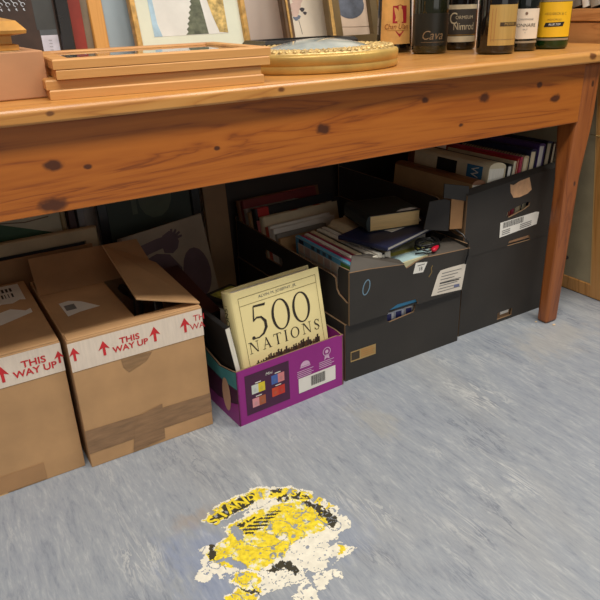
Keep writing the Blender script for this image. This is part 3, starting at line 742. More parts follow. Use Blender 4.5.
# the five
x0 = .037; m.poly([(x0+.008, zc+.037), (x0+.040, zc+.034), (x0+.043, zc+.040), (x0+.041, zc+.0395), (x0+.010, zc+.041)], DK, F, z=.0008)
m.poly([(x0+.008, zc+.037), (x0+.011, zc+.037), (x0+.007, zc+.004), (x0+.003, zc+.004)], DK, F, z=.0009)
bp = [(x0+.004, zc+.005), (x0+.014, zc+.011), (x0+.026, zc+.009), (x0+.035, zc-.003), (x0+.035, zc-.018), (x0+.026, zc-.031), (x0+.012, zc-.037), (x0, zc-.036)]
m.strip(bp, [.003, .004, .005, .0075, .008, .0055, .003, .0025], DK, F, z=.0008); m.poly([(x0-.002+.0045*math.cos(a), zc-.034+.004*math.sin(a)) for a in an[:-1]], DK, F, z=.0009)
def serif_word(word, x, z, h, gap):
    th, tn, se = h*.14, h*.05, h*.16
    def bar(xa, za, xb, zb, w): m.strip([(xa, za), (xb, zb)], w, DK, F, z=.0008)
    def serif(xc, zc_): m.rect(xc-se, xc+se, zc_-h*.018, zc_+h*.018, DK, F, z=.0009)
    for ch in word:
        if ch == 'N':
            w = h*.86; bar(x+se, z, x+se, z+h, tn); bar(x+w, z, x+w, z+h, tn); m.poly([(x+se-th*.2, z+h), (x+se+th, z+h), (x+w+tn*.4, z), (x+w-th*.5, z)], DK, F, z=.0008); serif(x+se, z); serif(x+w, z+h); serif(x+se*.8, z+h); w += se
        elif ch == 'A':
            w = h*.86; c = x+w/2; bar(x+se*.8, z, c, z+h, tn*1.1); m.poly([(c-th*.45, z+h*1.02), (c+th*.3, z+h*1.02), (x+w-se*.3, z), (x+w-se*.3-th*1.1, z)], DK, F, z=.0008); bar(x+w*.28, z+h*.34, x+w*.75, z+h*.34, tn); serif(x+se*.8, z); serif(x+w-se*.6, z)
        elif ch == 'T':
            w = h*.76; c = x+w/2; bar(c, z, c, z+h, th); bar(x, z+h-tn/2, x+w, z+h-tn/2, tn); serif(c, z); bar(x+tn/2, z+h, x-tn*.3, z+h*.80, tn); bar(x+w-tn/2, z+h, x+w+tn*.3, z+h*.80, tn)
        elif ch == 'I':
            w = h*.34; c = x+w/2; bar(c, z, c, z+h, th); serif(c, z); serif(c, z+h)
        elif ch == 'O':
            w = h*.94; ell(x+w/2, z+h/2, w/2, h*.51, th*1.0, tn)
        else:
            w = h*.54; pts = [(x+w*.92, z+h*.80), (x+w*.70, z+h*.97), (x+w*.36, z+h*.97), (x+w*.12, z+h*.80), (x+w*.22, z+h*.60), (x+w*.66, z+h*.44), (x+w*.92, z+h*.24), (x+w*.72, z+h*.04), (x+w*.34, z+h*.01), (x+w*.04, z+h*.20)]
            m.strip(pts, [tn, tn, tn*1.2, th*.8, th, th*1.05, th*.85, tn*1.2, tn, tn], DK, F, z=.0008); bar(x+w*.93, z+h*.72, x+w*.93, z+h*.96, tn); bar(x+w*.03, z+h*.04, x+w*.03, z+h*.28, tn)
        x += w+gap
    return x
serif_word('NATIONS', .0185, BH-.152, .0265, .0092)
m.text('ALVIN M. JOSEPHY, JR.', .0095, GREY, F @ Matrix.Translation((.118, BH-.0255, .0008)), sx=1.15)
ln_ = plain('olive_rule', (120, 106, 64), .6)
for (xa, xb, za, zb) in ((.012, .013, .01, BH-.016), (bw-.013, bw-.012, .01, BH-.016), (.012, bw-.012, BH-.017, BH-.016), (.012, bw-.012, BH-.036, BH-.035)): m.rect(xa, xb, za, zb, ln_, F, z=.0007)
# row of riders along the foot of the cover
rr = random.Random(3)
for k in range(25):
    cx = .034+k*.0072+.002*rr.random(); zz = BH-.186+.006*(k/25)-.004*rr.random(); s = .6+.5*rr.random(); q = plain('rider_print_%d' % (k % 3), ((52, 36, 26), (92, 62, 38), (70, 52, 44))[k % 3], .6)
    m.poly([(cx-.006*s, zz), (cx-.004*s, zz+.008*s), (cx-.006*s, zz+.014*s), (cx-.001*s, zz+.013*s), (cx-.001*s, zz+.019*s), (cx+.004*s, zz+.020*s), (cx+.003*s, zz+.013*s), (cx+.007*s, zz+.012*s), (cx+.006*s, zz+.004*s), (cx+.0045*s, zz-.006*s), (cx+.001*s, zz+.002*s), (cx-.003*s, zz-.007*s)], q, F, z=.0008+.00003*k)
m.rect(.014, bw-.014, .012, BH-.196, plain('dusty_ground_print', (206, 180, 124), .6), F, z=.0006)
m.build('cover_print', t, recalc=False, label='black title lettering on the cream cover')
m = MB(); SM = frame_m((-.0116, bt/2, BH*.60), (0, 0, -1), (0, 1, 0))
m.text('500 NATIONS', .022, DK, frame_m((-.0118, bt/2-.002, BH*.66), (0, 0, 1), (0, 1, 0)), sx=1.0)
m.rect(-.012, .012, 0, .0008, ln_, frame_m((-.0116, bt/2, BH-.03), (0, -1, 0), (0, 0, 1))); m.build('spine_print', t, recalc=False)
# thin white book at its left, black box file, other things in the purple carton
def pl(x, y, z, rz=0): return PM @ T(x, y, z, rz)
book('thin black covered book, its white page end forward, left of the large cream hardback', PM @ frame_m((-.0105, .014, .252), (.16, 0, -1), (0, 1, 0)), .248, .13, .012, BLKC, PAGEW, hard=False)
t = thing('photo_album', 'dark maroon and black album standing behind the thin black covered book', 'album', PM @ frame_m((.012, .205, .006), (0, 1, .20), (-.02, -.2, 1)))
m = MB(); m.box(0, .235, 0, .218, 0, .048, BLKC); m.build('body', t, .002); m = MB(); m.box(.002, .237, .2185, .2215, 0, .049, MARC); m.build('top_cover', t, .001)
book('thick grey book lying flat at the back of the purple carton', pl(.095, .20, .0046), .19, .20, .075, GRYC, PAGEW)
book('white covered book lying under the small photo covered book', pl(.10, .215, .0802), .18, .19, .062, WHC, PAGEW)
b_ = book('small book with a yellow green photo cover behind the large hardback', pl(.150, .290, .1428, .25), .105, .115, .018, BLKC, PAGEW)
m = MB(); m.rect(.014, .095, .014, .10, plain('yellow_green_photo', (170, 168, 74), .5, var=.5, scale=40), z=.0188); m.build('cover_photo', b_, recalc=False)

# ------------------------------------------------------------------ black crates
def side_M(x): return Matrix.Translation((x, 0, 0)) @ Matrix.Rotation(PI/2, 4, 'Z') @ XZ
def rectp(x0, x1, z0, z1): return [(x0, z0), (x1, z0), (x1, z1), (x0, z1)]
def crate(label, x, y, z, W, D, H, fo, fholes=(), lo=None, lholes=(), th=.005):
    t = thing('cardboard_crate', label, 'crate', T(x, y, z), 'black cardboard crates')
    m = MB(); m.panel(fo, fholes, th, BLK, RAW, front(0, th/2, 0)); m.build('front_panel', t)
    m = MB(); m.panel(lo or [(th, 0), (D-th, 0), (D-th, H), (th, H)], lholes, th, BLK, RAW, side_M(th/2)); m.build('side_panel', t)
    m = MB(); m.panel([(th, 0), (D-th, 0), (D-th, H), (th, H)], [], th, BLK, RAW, side_M(W-th/2)); m.build('side_panel', t)
    m = MB(); m.panel(rectp(0, W, 0, H), [], th, BLK, RAW, front(0, D-th/2, 0)); m.build('back_panel', t)
    m = MB(); m.box(th, W-th, th, D-th, 0, th, BLK_D); m.build('bottom_panel', t)
    return t
# lower left crate: slot at the top of its front
t = crate('black cardboard crate on the floor between purple box and right hand crates', .822, 1.172, 0, .390, .60, .162,
          [(0, 0), (.390, 0), (.390, .162), (.228, .162), (.222, .138), (.140, .131), (.132, .136), (.132, .162), (0, .162)])
m = MB(); f0 = front(0); m.rect(.016, .096, .052, .082, plain('sticker_gold', (176, 146, 92), .5), f0, z=.0006); m.rect(.018, .044, .056, .079, plain('sticker_dark', (60, 50, 36), .5), f0, z=.001)
for k in range(4): m.rect(.048, .092-.006*(k % 2), .058+k*.006, .0605+k*.006, plain('sticker_orange', (186, 130, 70), .5), f0, z=.001)
m.build('sticker', t, recalc=False, label='small gold sticker')
PK = [((226, 228, 236), 'white packet with dark blue print in the crate slot, left'), ((210, 216, 232), 'white packet with dark blue print in the crate slot, middle'), ((230, 228, 226), 'white packet with dark blue print in the crate slot, right')]
for k, (c, de) in enumerate(PK):
    p = thing('packet', de, 'packet', T(.955+k*.034, 1.186, .0055, -.12), 'packets in the lower crate')
    m = MB(); m.box(0, .030, 0, .10, 0, .146, plain('packet_card_%d' % k, c, .5)); m.build('carton', p, .001)
    m = MB(); m.rect(.004, .022, .112, .142, plain('dark_blue_print', (48, 52, 120), .5), front(0), z=.0006); m.rect(.004, .026, .02, .10, plain('dark_blue_print', (48, 52, 120), .5), Matrix.Identity(4), z=.1465); m.build('print', p, recalc=False)
# upper left crate
Z1 = .1625; AX, AY, AW, AD, AH = .828, 1.162, .396, .615, .130
lo = [(.005, 0), (AD-.005, 0), (AD-.005, .122), (.075, .112), (.062, .108), (.056, .080), (.048, .070), (.012, .058), (.005, .060)]
t = crate('black cardboard crate full of magazines and books, on top of another crate', AX, AY, Z1, AW, AD, AH,
          [(0, 0), (.120, 0), (.126, .010), (.150, .019), (.215, .017), (.222, 0), (AW, 0), (AW, .119), (.255, .126), (.235, .128), (.205, .122), (.190, .116), (.176, .112), (.168, .124), (.06, .137), (0, .141)], lo=lo,
          lholes=[[(.33, .052), (.42, .052), (.425, .065), (.42, .078), (.33, .078), (.325, .065)]])
m = MB(); m.panel([(.006, .03), (.060, .03), (.060, .128), (.054, .140), (.012, .142), (.006, .138)], [], .004, BLK_D, RAW, side_M(.009)); m.build('corner_flap', t)
m = MB(); a_ = [(.002, .003, .1395), (.168, .003, .1235), (.208, .040, .112), (.155, .040, .134), (.087, .040, .160), (.036, .040, .166)]
m.hexa([Vector(p)+Vector((0, .002, -.003)) for p in a_], a_, plain('lighter_black_card', (78, 72, 66), .6, var=.1)); m.build('folded_flap', t)  # flap card a tone lighter than the crate walls
m = MB(); c_ = [(.248, .004, .126), (.394, .004, .119), (.391, .094, .128), (.279, .022, .130)]
m.hexa([Vector(p)+Vector((0, 0, -.004)) for p in c_], c_, plain('lighter_black_card', (78, 72, 66), .6)); m.build('corner_gusset', t)
m = MB(); f0 = front(0)
m.poly([(.198, .092), (.232, .089), (.245, .1145), (.206, .1205)], WHITE, f0, z=.0006); m.text('18', .014, INK, f0 @ Matrix.Translation((.222, .100, .001))); m.rect(.212, .236, .110, .112, GREY, f0, z=.001)
m.build('label', t, recalc=False, label='small white numbered label')
m = MB(); m.poly([(.264, .012), (.374, .004), (.385, .079), (.318, .080), (.292, .079), (.283, .068)], plain('off_white_sheet', (222, 212, 198), .6, var=.03), f0, z=.0007)
for k in range(7): m.poly([(.298-.002*k, .070-k*.0085), (.368-(k % 3)*.012, .068-k*.0085), (.368-(k % 3)*.012, .066-k*.0085), (.298-.002*k, .068-k*.0085)], GREY, f0, z=.0011)
m.poly([(.292, .043), (.362, .039), (.362, .0365), (.292, .0405)], INK, f0, z=.0012); m.poly([(.344, .018), (.364, .016), (.365, .024), (.345, .026)], plain('blue_grey_print', (110, 116, 150), .6), f0, z=.0012)
m.build('paper_label', t, recalc=False, label='off white typed sheet stuck at a slant')
m = MB(); m.strip([(.050+.010*math.cos(a)+.004*math.sin(a), .092+.019*math.sin(a)) for a in an], .0028, plain('blue_chalk', (110, 140, 160), .8), f0, z=.0006); m.strip([(.252, .070), (.262, .082), (.259, .094), (.264, .100)], .0022, plain('yellow_chalk', (150, 122, 66), .8), f0, z=.0006); m.build('chalk_mark', t, recalc=False)
m = MB(); m.box(.118, .226, .0062, .0075, .0055, .030, plain('blue_liner', (66, 150, 196), .5)); m.build('blue_liner', t)
# lower right crate and the upper right one
Bx, By, BW, BD = 1.232, 1.188, .358, .60
t = crate('black cardboard crate on the floor beside the table leg, under another crate', Bx, By, 0, BW, BD, .242, rectp(0, BW, 0, .242), [rectp(.156, .218, .010, .033)])
m = MB(); m.box(.157, .217, .008, .010, .006, .036, RAW); m.box(.175, .21, .0065, .008, .019, .03, WHITE); m.build('slot_flap', t)
BZ = .2425
lo = [(.005, 0), (BD-.005, 0), (BD-.005, .150), (.12, .148), (.105, .142), (.098, .090), (.088, .072), (.03, .06), (.005, .062)]
hh_ = [(.156, .092), (.166, .086), (.225, .098), (.246, .106), (.248, .115), (.236, .119), (.172, .108), (.158, .102)]
t = crate('black cardboard crate of upright books beside the table leg, topmost there', Bx-.006, By-.001, BZ, BW+.002, BD, .18,
          [(0, 0), (.172, 0), (.178, .014), (.262, .016), (.268, 0), (BW+.002, 0), (BW+.002, .203), (.25, .196), (.12, .186), (0, .176)], [hh_], lo=lo)
m = MB(); m.panel([(.010, .05), (.085, .05), (.092, .06), (.098, .165), (.01, .172)], [], .004, RAW, RAW, side_M(.0095)); m.build('corner_flap', t)
m = MB(); r_ = [(0, .0, .176), (.12, 0, .186), (.25, 0, .196), (.358, 0, .203)]; q_ = [(.358, .012, .214), (.25, .012, .207), (.12, .012, .197), (.0, .012, .188)]
m.hexa([Vector(p)+Vector((0, .004, 0)) for p in r_+q_], r_+q_, BLK); m.build('rim_fold', t)
m = MB(); cq = [(-.066, .020, .178), (.006, .004, .160), (.006, .004, .200), (-.066, .02, .215)]
m.hexa([Vector(p)+Vector((.001, .004, 0)) for p in cq], cq, BLK); m.build('corner_gusset', t)
m = MB(); cq = [(-.120, .030, .10), (-.046, .016, .085), (-.046, .016, .168), (-.062, .02, .174), (-.105, .03, .172)]
m.hexa([Vector(p)+Vector((.001, .004, 0)) for p in cq], cq, BLK_D); m.build('side_flap', t)
m = MB(); cq = [(-.044, .014, .090), (-.003, .010, .085), (-.003, .010, .165), (-.044, .014, .172)]
m.hexa([Vector(p)+Vector((.001, .003, 0)) for p in cq], cq, CARD_D); m.build('inner_flap', t)
m = MB(); f0 = front(0)
m.poly([(.157, .182), (.170, .178), (.195, .186), (.232, .190), (.238, .176), (.247, .153), (.232, .144), (.200, .139), (.176, .141), (.162, .158)], plain('torn_tan_patch', (206, 160, 120), .85, var=.1, scale=40), f0, z=.0007); m.build('torn_patch', t, recalc=False, label='torn tan patch')
m = MB(); m.poly([(.135, .033), (.286, .044), (.291, .080), (.277, .083), (.133, .077)], WHITE, f0, z=.0007); xx = .145
for k in range(24):
    wd = (.0012, .0026, .0010, .0018)[k % 4]; m.poly([(xx, .058+(xx-.14)*.045), (xx+wd, .058+(xx-.14)*.045), (xx+wd, .075+(xx-.14)*.045), (xx, .075+(xx-.14)*.045)], INK, f0, z=.0011); xx += wd+.0018
for k in range(3):
    m.poly([(.143, .052-k*.0055), (.175, .054-k*.0055), (.175, .0515-k*.0055), (.143, .0495-k*.0055)], GREY, f0, z=.0011); m.poly([(.215, .057-k*.0055), (.262, .060-k*.0055), (.262, .0575-k*.0055), (.215, .0545-k*.0055)], GREY, f0, z=.0011)
m.build('barcode_label', t, recalc=False, label='white barcode label')
m = MB(); m.box(.172, .266, .0052, .007, .0, .0175, plain('torn_tan_patch', (206, 160, 120), .85, var=.1, scale=40)); m.build('slot_flap', t)
STICK = {
    'arc': [(0.303,0.912),(0.32,0.922),(0.34,0.935),(0.362,0.94),(0.385,0.942),(0.408,0.941),(0.43,0.944),(0.45,0.938),(0.471,0.92),(0.502,0.905),(0.513,0.885),(0.53,0.863),(0.513,0.851),(0.5,0.852),(0.486,0.868),(0.47,0.879),(0.445,0.895),(0.423,0.904),(0.411,0.898),(0.381,0.898),(0.353,0.894),(0.324,0.895)],
    'body': [(0.333,0.879),(0.35,0.88),(0.384,0.883),(0.421,0.884),(0.459,0.88),(0.495,0.863),(0.52,0.836),(0.534,0.836),(0.541,0.822),(0.544,0.8),(0.532,0.788),(0.542,0.776),(0.544,0.759),(0.533,0.747),(0.512,0.749),(0.496,0.736),(0.484,0.741),(0.472,0.729),(0.477,0.712),(0.471,0.697),(0.457,0.701),(0.447,0.692),(0.421,0.693),(0.412,0.707),(0.393,0.696),(0.374,0.699),(0.342,0.71),(0.325,0.731),(0.314,0.753),(0.313,0.772),(0.298,0.771),(0.282,0.769),(0.275,0.788),(0.254,0.777),(0.244,0.789),(0.247,0.804),(0.266,0.813),(0.264,0.827),(0.277,0.835),(0.275,0.853),(0.284,0.856),(0.3,0.846),(0.319,0.85),(0.333,0.853)],
    'rp': [(0.473,0.728),(0.497,0.727),(0.504,0.717),(0.514,0.702),(0.5,0.695),(0.487,0.698),(0.471,0.697),(0.458,0.69),(0.457,0.701),(0.477,0.712)],
    'low': [(0.286,0.756),(0.307,0.771),(0.338,0.755),(0.359,0.723),(0.372,0.708),(0.398,0.705),(0.409,0.691),(0.403,0.685),(0.352,0.7),(0.321,0.703),(0.301,0.736)],
    'lowbit': [(0.267,0.735),(0.294,0.737),(0.301,0.736),(0.321,0.702),(0.306,0.695),(0.292,0.686),(0.258,0.708)],
    'rlow': [(0.363,0.672),(0.391,0.687),(0.405,0.686),(0.4,0.648),(0.388,0.633),(0.36,0.651)],
    'rcl': [(0.413,0.691),(0.436,0.691),(0.465,0.672),(0.454,0.661),(0.433,0.668),(0.419,0.656),(0.405,0.661),(0.409,0.681)],
    'h1': [(0.345,0.869),(0.358,0.869),(0.362,0.854),(0.357,0.834),(0.346,0.829),(0.343,0.843),(0.343,0.852)],
    'h2': [(0.404,0.836),(0.415,0.841),(0.419,0.832),(0.41,0.82),(0.4,0.826)],
    'h3': [(0.3,0.809),(0.314,0.805),(0.323,0.791),(0.33,0.774),(0.331,0.76),(0.317,0.772),(0.309,0.787)],
    'h4': [(0.458,0.706),(0.475,0.705),(0.465,0.693),(0.452,0.694)],
    'yel': [(0.333,0.879),(0.384,0.883),(0.421,0.884),(0.459,0.88),(0.493,0.86),(0.514,0.827),(0.513,0.795),(0.505,0.772),(0.484,0.768),(0.457,0.774),(0.431,0.773),(0.412,0.769),(0.397,0.757),(0.37,0.753),(0.341,0.751),(0.324,0.778),(0.301,0.787),(0.284,0.812),(0.279,0.834),(0.305,0.848),(0.319,0.85)],
    'yel2': [(0.288,0.755),(0.308,0.77),(0.332,0.756),(0.341,0.735),(0.325,0.721),(0.324,0.705),(0.303,0.736)],
    'yel3': [(0.49,0.723),(0.502,0.716),(0.495,0.703),(0.478,0.706)],
    'ylow': [(0.269,0.734),(0.295,0.736),(0.317,0.705),(0.3,0.695),(0.265,0.718)],
    'kl': [(0.315,0.907),(0.336,0.921),(0.363,0.929),(0.398,0.933),(0.42,0.929),(0.432,0.929),(0.418,0.917),(0.414,0.903),(0.382,0.901),(0.35,0.896),(0.325,0.897)],
    'k2': [(0.455,0.92),(0.483,0.909),(0.473,0.901),(0.454,0.903)],
    'k3': [(0.457,0.891),(0.482,0.892),(0.478,0.874),(0.458,0.877)],
    'k4': [(0.491,0.896),(0.51,0.876),(0.514,0.853),(0.498,0.86),(0.482,0.871)],
    'k5': [(0.493,0.86),(0.517,0.831),(0.525,0.806),(0.523,0.772),(0.504,0.764),(0.503,0.786),(0.503,0.821)],
    'kb1': [(0.358,0.869),(0.397,0.871),(0.402,0.865),(0.362,0.861)],
    'kb2': [(0.365,0.855),(0.432,0.864),(0.458,0.854),(0.42,0.85),(0.405,0.838),(0.36,0.832)],
    'kl2': [(0.353,0.743),(0.373,0.748),(0.397,0.743),(0.403,0.713),(0.392,0.707),(0.384,0.728),(0.363,0.734)],
    'kl3': [(0.3,0.737),(0.325,0.706),(0.322,0.701),(0.298,0.731)],
    'kd': [(0.293,0.85),(0.303,0.849),(0.294,0.824),(0.283,0.813),(0.283,0.826)],
}
# ------------------------------------------------------------------ what lies in the upper left crate
FZ = Z1+.0055
MG = [('sky blue covered magazine facing out, nearest in the crate row', SKYC, SKYC), ('magazine with a magenta spine just behind the sky blue one', C('magenta_spine', 176, 40, 92), None), ('white spined magazine, third from the sky blue one', WHC, None),
      ('magazine with a deep magenta spine, fourth from the sky blue one', C('deep_magenta_spine', 150, 30, 72), None), ('cream spined magazine, fifth from the sky blue one', CRC, None), ('black spined magazine in the middle of the magazine row', BLKC, None),
      ('pale magazine just right of the black spined one', PAGEW, None), ('thick white magazine, second right of the black spined one', WHC, None), ('dark grey spined magazine, third right of the black spined one', C('charcoal_spine', 60, 56, 56), None),
      ('broad cream magazine at the right end of the magazine row', CRC, None)]
xm = .8465
for k, (de, col, _) in enumerate(MG):
    d = (.012, .011, .012, .011, .014, .010, .014, .013, .010, .018)[k]; w_ = .140+(.004, .002, .006, .003, .005, .001, .004, .008, .003, .006)[k]
    zt = FZ+w_*.995
    mg = book(de, frame_m((xm+.002, 1.185+.002*k, zt), (.05, 0, -1), (.02, 1, 0)), w_, .270-.006*(k % 3), d, col if k != 0 else WHC, PAGEW, col, hard=False, group='magazines in the crate', cat='magazine', name='magazine')
    if k == 0:
        m = MB(); z = -.0006
        m.rect(.001, .015, .004, .266, SKYC, z=z); m.rect(.001, .060, .258, .268, SKYC, z=z-.0002); m.rect(.003, .014, .225, .250, NAVY, z=z-.0003)
        for q in range(4): m.rect(.003, .013, .085+q*.028, .085+q*.028+.016, C('slate_letter', 70, 92, 112), z=z-.0003)
        m.rect(.004, .022, .004, .045, C('leaf_print', 96, 140, 66, scale=50), z=z-.0003)
        for q in range(7):
            for r in range(4): m.rect(.018+r*.026, .040+r*.026, .03+q*.033, .056+q*.033, C('peach_grid_%d' % ((q+r) % 3), *((222, 190, 164), (226, 208, 186), (206, 180, 168))[(q+r) % 3]), z=z-.0002)
        m.build('cover_print', mg, recalc=False)
    xm += d+.0012
# books standing in a row behind the magazines, top edges up, leaning back
def upright(label, y, x0, w, top, d, cov, pages, leanv=.22, yaw=.06, spine=None, group='books standing in the upper left crate', z0=FZ, hard=True):
    h = (top-z0)/math.cos(math.atan(leanv))
    return book(label, frame_m((x0, y, z0+d*math.sin(math.atan(leanv))+.0005), (1, yaw, 0), (0, leanv, 1)), w, h, d, cov, pages, spine, hard, group)
# (frame: x = width, y = height, z = thickness towards the viewer)
row = [('slim tan paperback directly behind the magazines', .838, .15, .286, .014, TANC, PAGE), ('slim grey paperback second behind the magazines', .838, .17, .294, .014, GRYC, PAGEW),
       ('lower of the two white paperbacks behind the magazines', .838, .215, .304, .016, WHC, PAGEW), ('taller of the two white paperbacks behind the magazines', .838, .21, .308, .016, WHC, PAGEW),
       ('orange red spined paperback with cream pages in the crate row', .838, .19, .300, .018, ORC, PAGE), ('cream hardback with red stickers in the crate row', .840, .265, .318, .030, CRC, PAGE),
       ('pink spined paperback behind the cream hardback', .838, .17, .306, .016, PINKC, PAGE), ('black hardback with a red square on its top in the crate row', .842, .285, .330, .030, BLKC, BLKC),
       ('tan paperback behind the black hardback', .838, .18, .316, .022, TANC, PAGE), ('grey paperback behind the black hardback, further back', .838, .19, .322, .020, GRYC, PAGE),
       ('red topped hardback near the back of the crate', .842, .27, .340, .022, C('dull_red_cover', 122, 38, 36), PAGE), ('brown hardback at the back of the crate', .838, .30, .336, .022, BRC, PAGE)]
yb = 1.478
for k, (de, x0, w_, top, d, cov, pg_) in enumerate(row):
    yb += d*1.03+.0015
    bk = upright(de, yb, x0, w_, top, d, cov, pg_)
    hb = (top-FZ)/math.cos(math.atan(.22))
    if k == 5:
        m = MB()
        for (xa, xb) in ((.10, .125), (.185, .21)): m.rect(xa, xb, .004, .028, ORC, frame_m((0, hb+.0006, 0), (1, 0, 0), (0, 0, 1)))
        m.rect(.222, .234, .006, .026, BLKC, frame_m((0, hb+.0006, 0), (1, 0, 0), (0, 0, 1))); m.build('sticker', bk, recalc=False)
    if k == 7:
        m = MB(); m.rect(.004, .042, .002, .029, C('scarlet_square', 190, 40, 36), frame_m((0, hb+.0006, 0), (1, 0, 0), (0, 0, 1))); m.rect(.002, .040, hb-.03, hb, C('scarlet_square', 190, 40, 36), z=d+.0006); m.build('sticker', bk, recalc=False)
    if k == 10:
        m = MB(); m.rect(.15, .26, -.001, .034, REDC, frame_m((0, hb+.0008, 0), (1, 0, 0), (0, 0, 1))); m.build('dust_jacket', bk, recalc=False)
# pile at the right of the crate
zz = FZ
for de, x, y, w_, h_, d, cov in (('thick tan book at the bottom of the pile beside the magazines', .992, 1.175, .21, .27, .052, TANC), ('grey blue book in the pile beside the magazines', .994, 1.178, .21, .26, .046, C('slate_blue_cover', 92, 108, 128)), ('cream book in the pile under the navy folder', .992, 1.315, .215, .16, .060, CRC)):
    book(de, T(x, y, zz), w_, h_, d, cov, PAGEW, group='pile of books in the upper left crate'); zz += (d+.0006) if d < .058 else 0
t = thing('leaflet', 'pale yellow green leaflet with light blue print lying in the crate front', 'leaflet', T(.985, 1.178, zz, .08))
m = MB(); m.box(0, .195, 0, .125, 0, .016, C('pale_leaf_paper', 222, 216, 176)); m.build('sheets', t)
m = MB(); m.poly([(.01, .004), (.13, .002), (.15, .040), (.02, .050)], C('pale_blue_print', 176, 204, 208), z=.0166); m.poly([(.0, .055), (.14, .045), (.16, .062), (.02, .075)], C('lime_yellow_print', 206, 200, 92), z=.0166); m.build('print', t, recalc=False)
zz += .0166
book('navy blue folder lying across the crate under the thick dark book', frame_m((.955, 1.178, .3255), (.955, .29, .0), (-.29, .955, .0)), .265, .155, .0115, NAVY, PAGEW, cat='folder', name='folder')
t = thing('paper_sheet', 'loose white paper sticking out right of the thick dark book', 'paper', frame_m((1.035, 1.262, .3375), (.97, .22, .0), (-.22, .97, 0)))
m = MB(); m.poly([(0, 0), (.13, .0), (.175, .055), (.15, .12), (.0, .13)], WHITE); m.prism([(0, 0), (.13, .0), (.175, .055), (.15, .12), (.0, .13)], 0, .0012, WHITE); m.build('sheet', t)
bk = book('thick dark green book with cream page edges on the navy folder', frame_m((.985, 1.292, .3392), (.978, -.208, 0), (.208, .978, 0)), .150, .150, .044, DGREEN, C('honey_pages', 222, 186, 128, scale=60, stretch=(.2, .2, 12)), DGREEN)
m = MB(); m.poly([(.078, .006), (.120, .004), (.146, .012), (.130, .024), (.10, .020)], WHITE, z=.0446); m.rect(.0, .150, 0, .005, MARC, z=.0445); m.build('torn_paper', bk, recalc=False)
t = thing('notepad', 'white notepad tucked between the white paperback and the folder', 'notepad', T(1.045, 1.450, .300, .3)); m = MB(); m.box(0, .06, 0, .035, 0, .028, WHC); m.build('pad', t); m = MB(); m.rect(.04, .06, .0, .02, PINKC, z=.0285); m.build('print', t, recalc=False)
# coiled black lead with a red plug
t = thing('cable', 'coiled thin black cable with a red plug lying in the crate corner', 'cable', T(1.112, 1.208, zz+.004))
BC_ = plain('black_rubber', (20, 19, 20), .35)
pts = [(.032*math.cos(a*.35)*(1+.15*math.sin(a*.9)), .026*math.sin(a*.35), .006+.018*abs(math.sin(a*.21))) for a in range(70)]
pts += [(.03, .02, .028), (.06, .03, .046), (.088, .01, .046), (.098, -.030, .030), (.099, -.050, .012), (.098, -.053, -.02), (.090, -.053, -.045)]
m = MB(); m.tube(pts, .0026, BC_, 7); m.build('lead', t)
m = MB(); m.tube([(-.045, -.005, 0), (-.030, -.02, .004), (-.024, -.035, .006)], .002, BC_, 7); m.build('lead_end', t)
m = MB(); M_ = Matrix.Translation((.004, -.026, .012)) @ Matrix.Rotation(.6, 4, 'Z') @ Matrix.Rotation(PI/2, 4, 'Y')
m.lathe([(.0001, -.022), (.0045, -.022), (.0075, -.014), (.008, .006), (.0065, .016), (.003, .022), (.0001, .022)], 18, plain('red_plastic_plug', (190, 22, 50), .3), M_, sx=.8); m.build('plug', t, label='red plug')

# ------------------------------------------------------------------ upright books in the upper right crate
BF = BZ+.0055
# spine up, long axis away from the viewer: local x points down from the spine, y away
def spine_up(label, xc, top, d, L, cov, pages, spine=None, leanv=.10, y0=1.203, hard=True):
    a = math.atan(leanv); w_ = (top-BF-d*math.sin(a)-.001)/math.cos(a)
    return book(label, frame_m((xc-d/2, y0, top-d*math.sin(a)), (-leanv, 0, -1), (0, 1, 0)), w_, L, d, cov, pages, spine, hard, 'books in the upper right crate')
# thickness axis = x cross y of the frame; (lean,0,-1)x(0,1,0) = (1,0,lean)
UP = [('thick tan book with a brown spine, leftmost in the right hand crate', 1.268, .446, .050, .32, TANC, PAGEW, BRC),
      ('cream book with a blue block on its cover', 1.335, .482, .066, .30, CRC, PAGEW, CRC), ('white book outlined in black at its front end', 1.384, .474, .020, .26, BLKC, WHITE, BLKC),
      ('thin cream book next to the black outlined white one', 1.402, .480, .011, .26, CRC, PAGEW, CRC), ('thin red book between cream book and pink one', 1.415, .486, .010, .28, REDC, PAGE, REDC),
      ('thin pink book beside the spiral notebook', 1.427, .488, .009, .28, C('hot_pink_cover', 196, 60, 96), PAGE, None), ('cream spiral notebook among the upright books', 1.446, .488, .022, .24, C('fawn_card', 190, 172, 140), PAGE, None),
      ('dark navy book with a broad cream front end', 1.474, .503, .026, .32, NAVY, PAGE, NAVY), ('purple book with a bright white front end', 1.507, .514, .026, .32, PURC, WHITE, PURC),
      ('black book with a cream front end near the table leg', 1.537, .517, .024, .30, BLKC, PAGE, NAVY), ('dark maroon book furthest right beside the table leg', 1.560, .512, .016, .30, MARC, PAGE, MARC)]
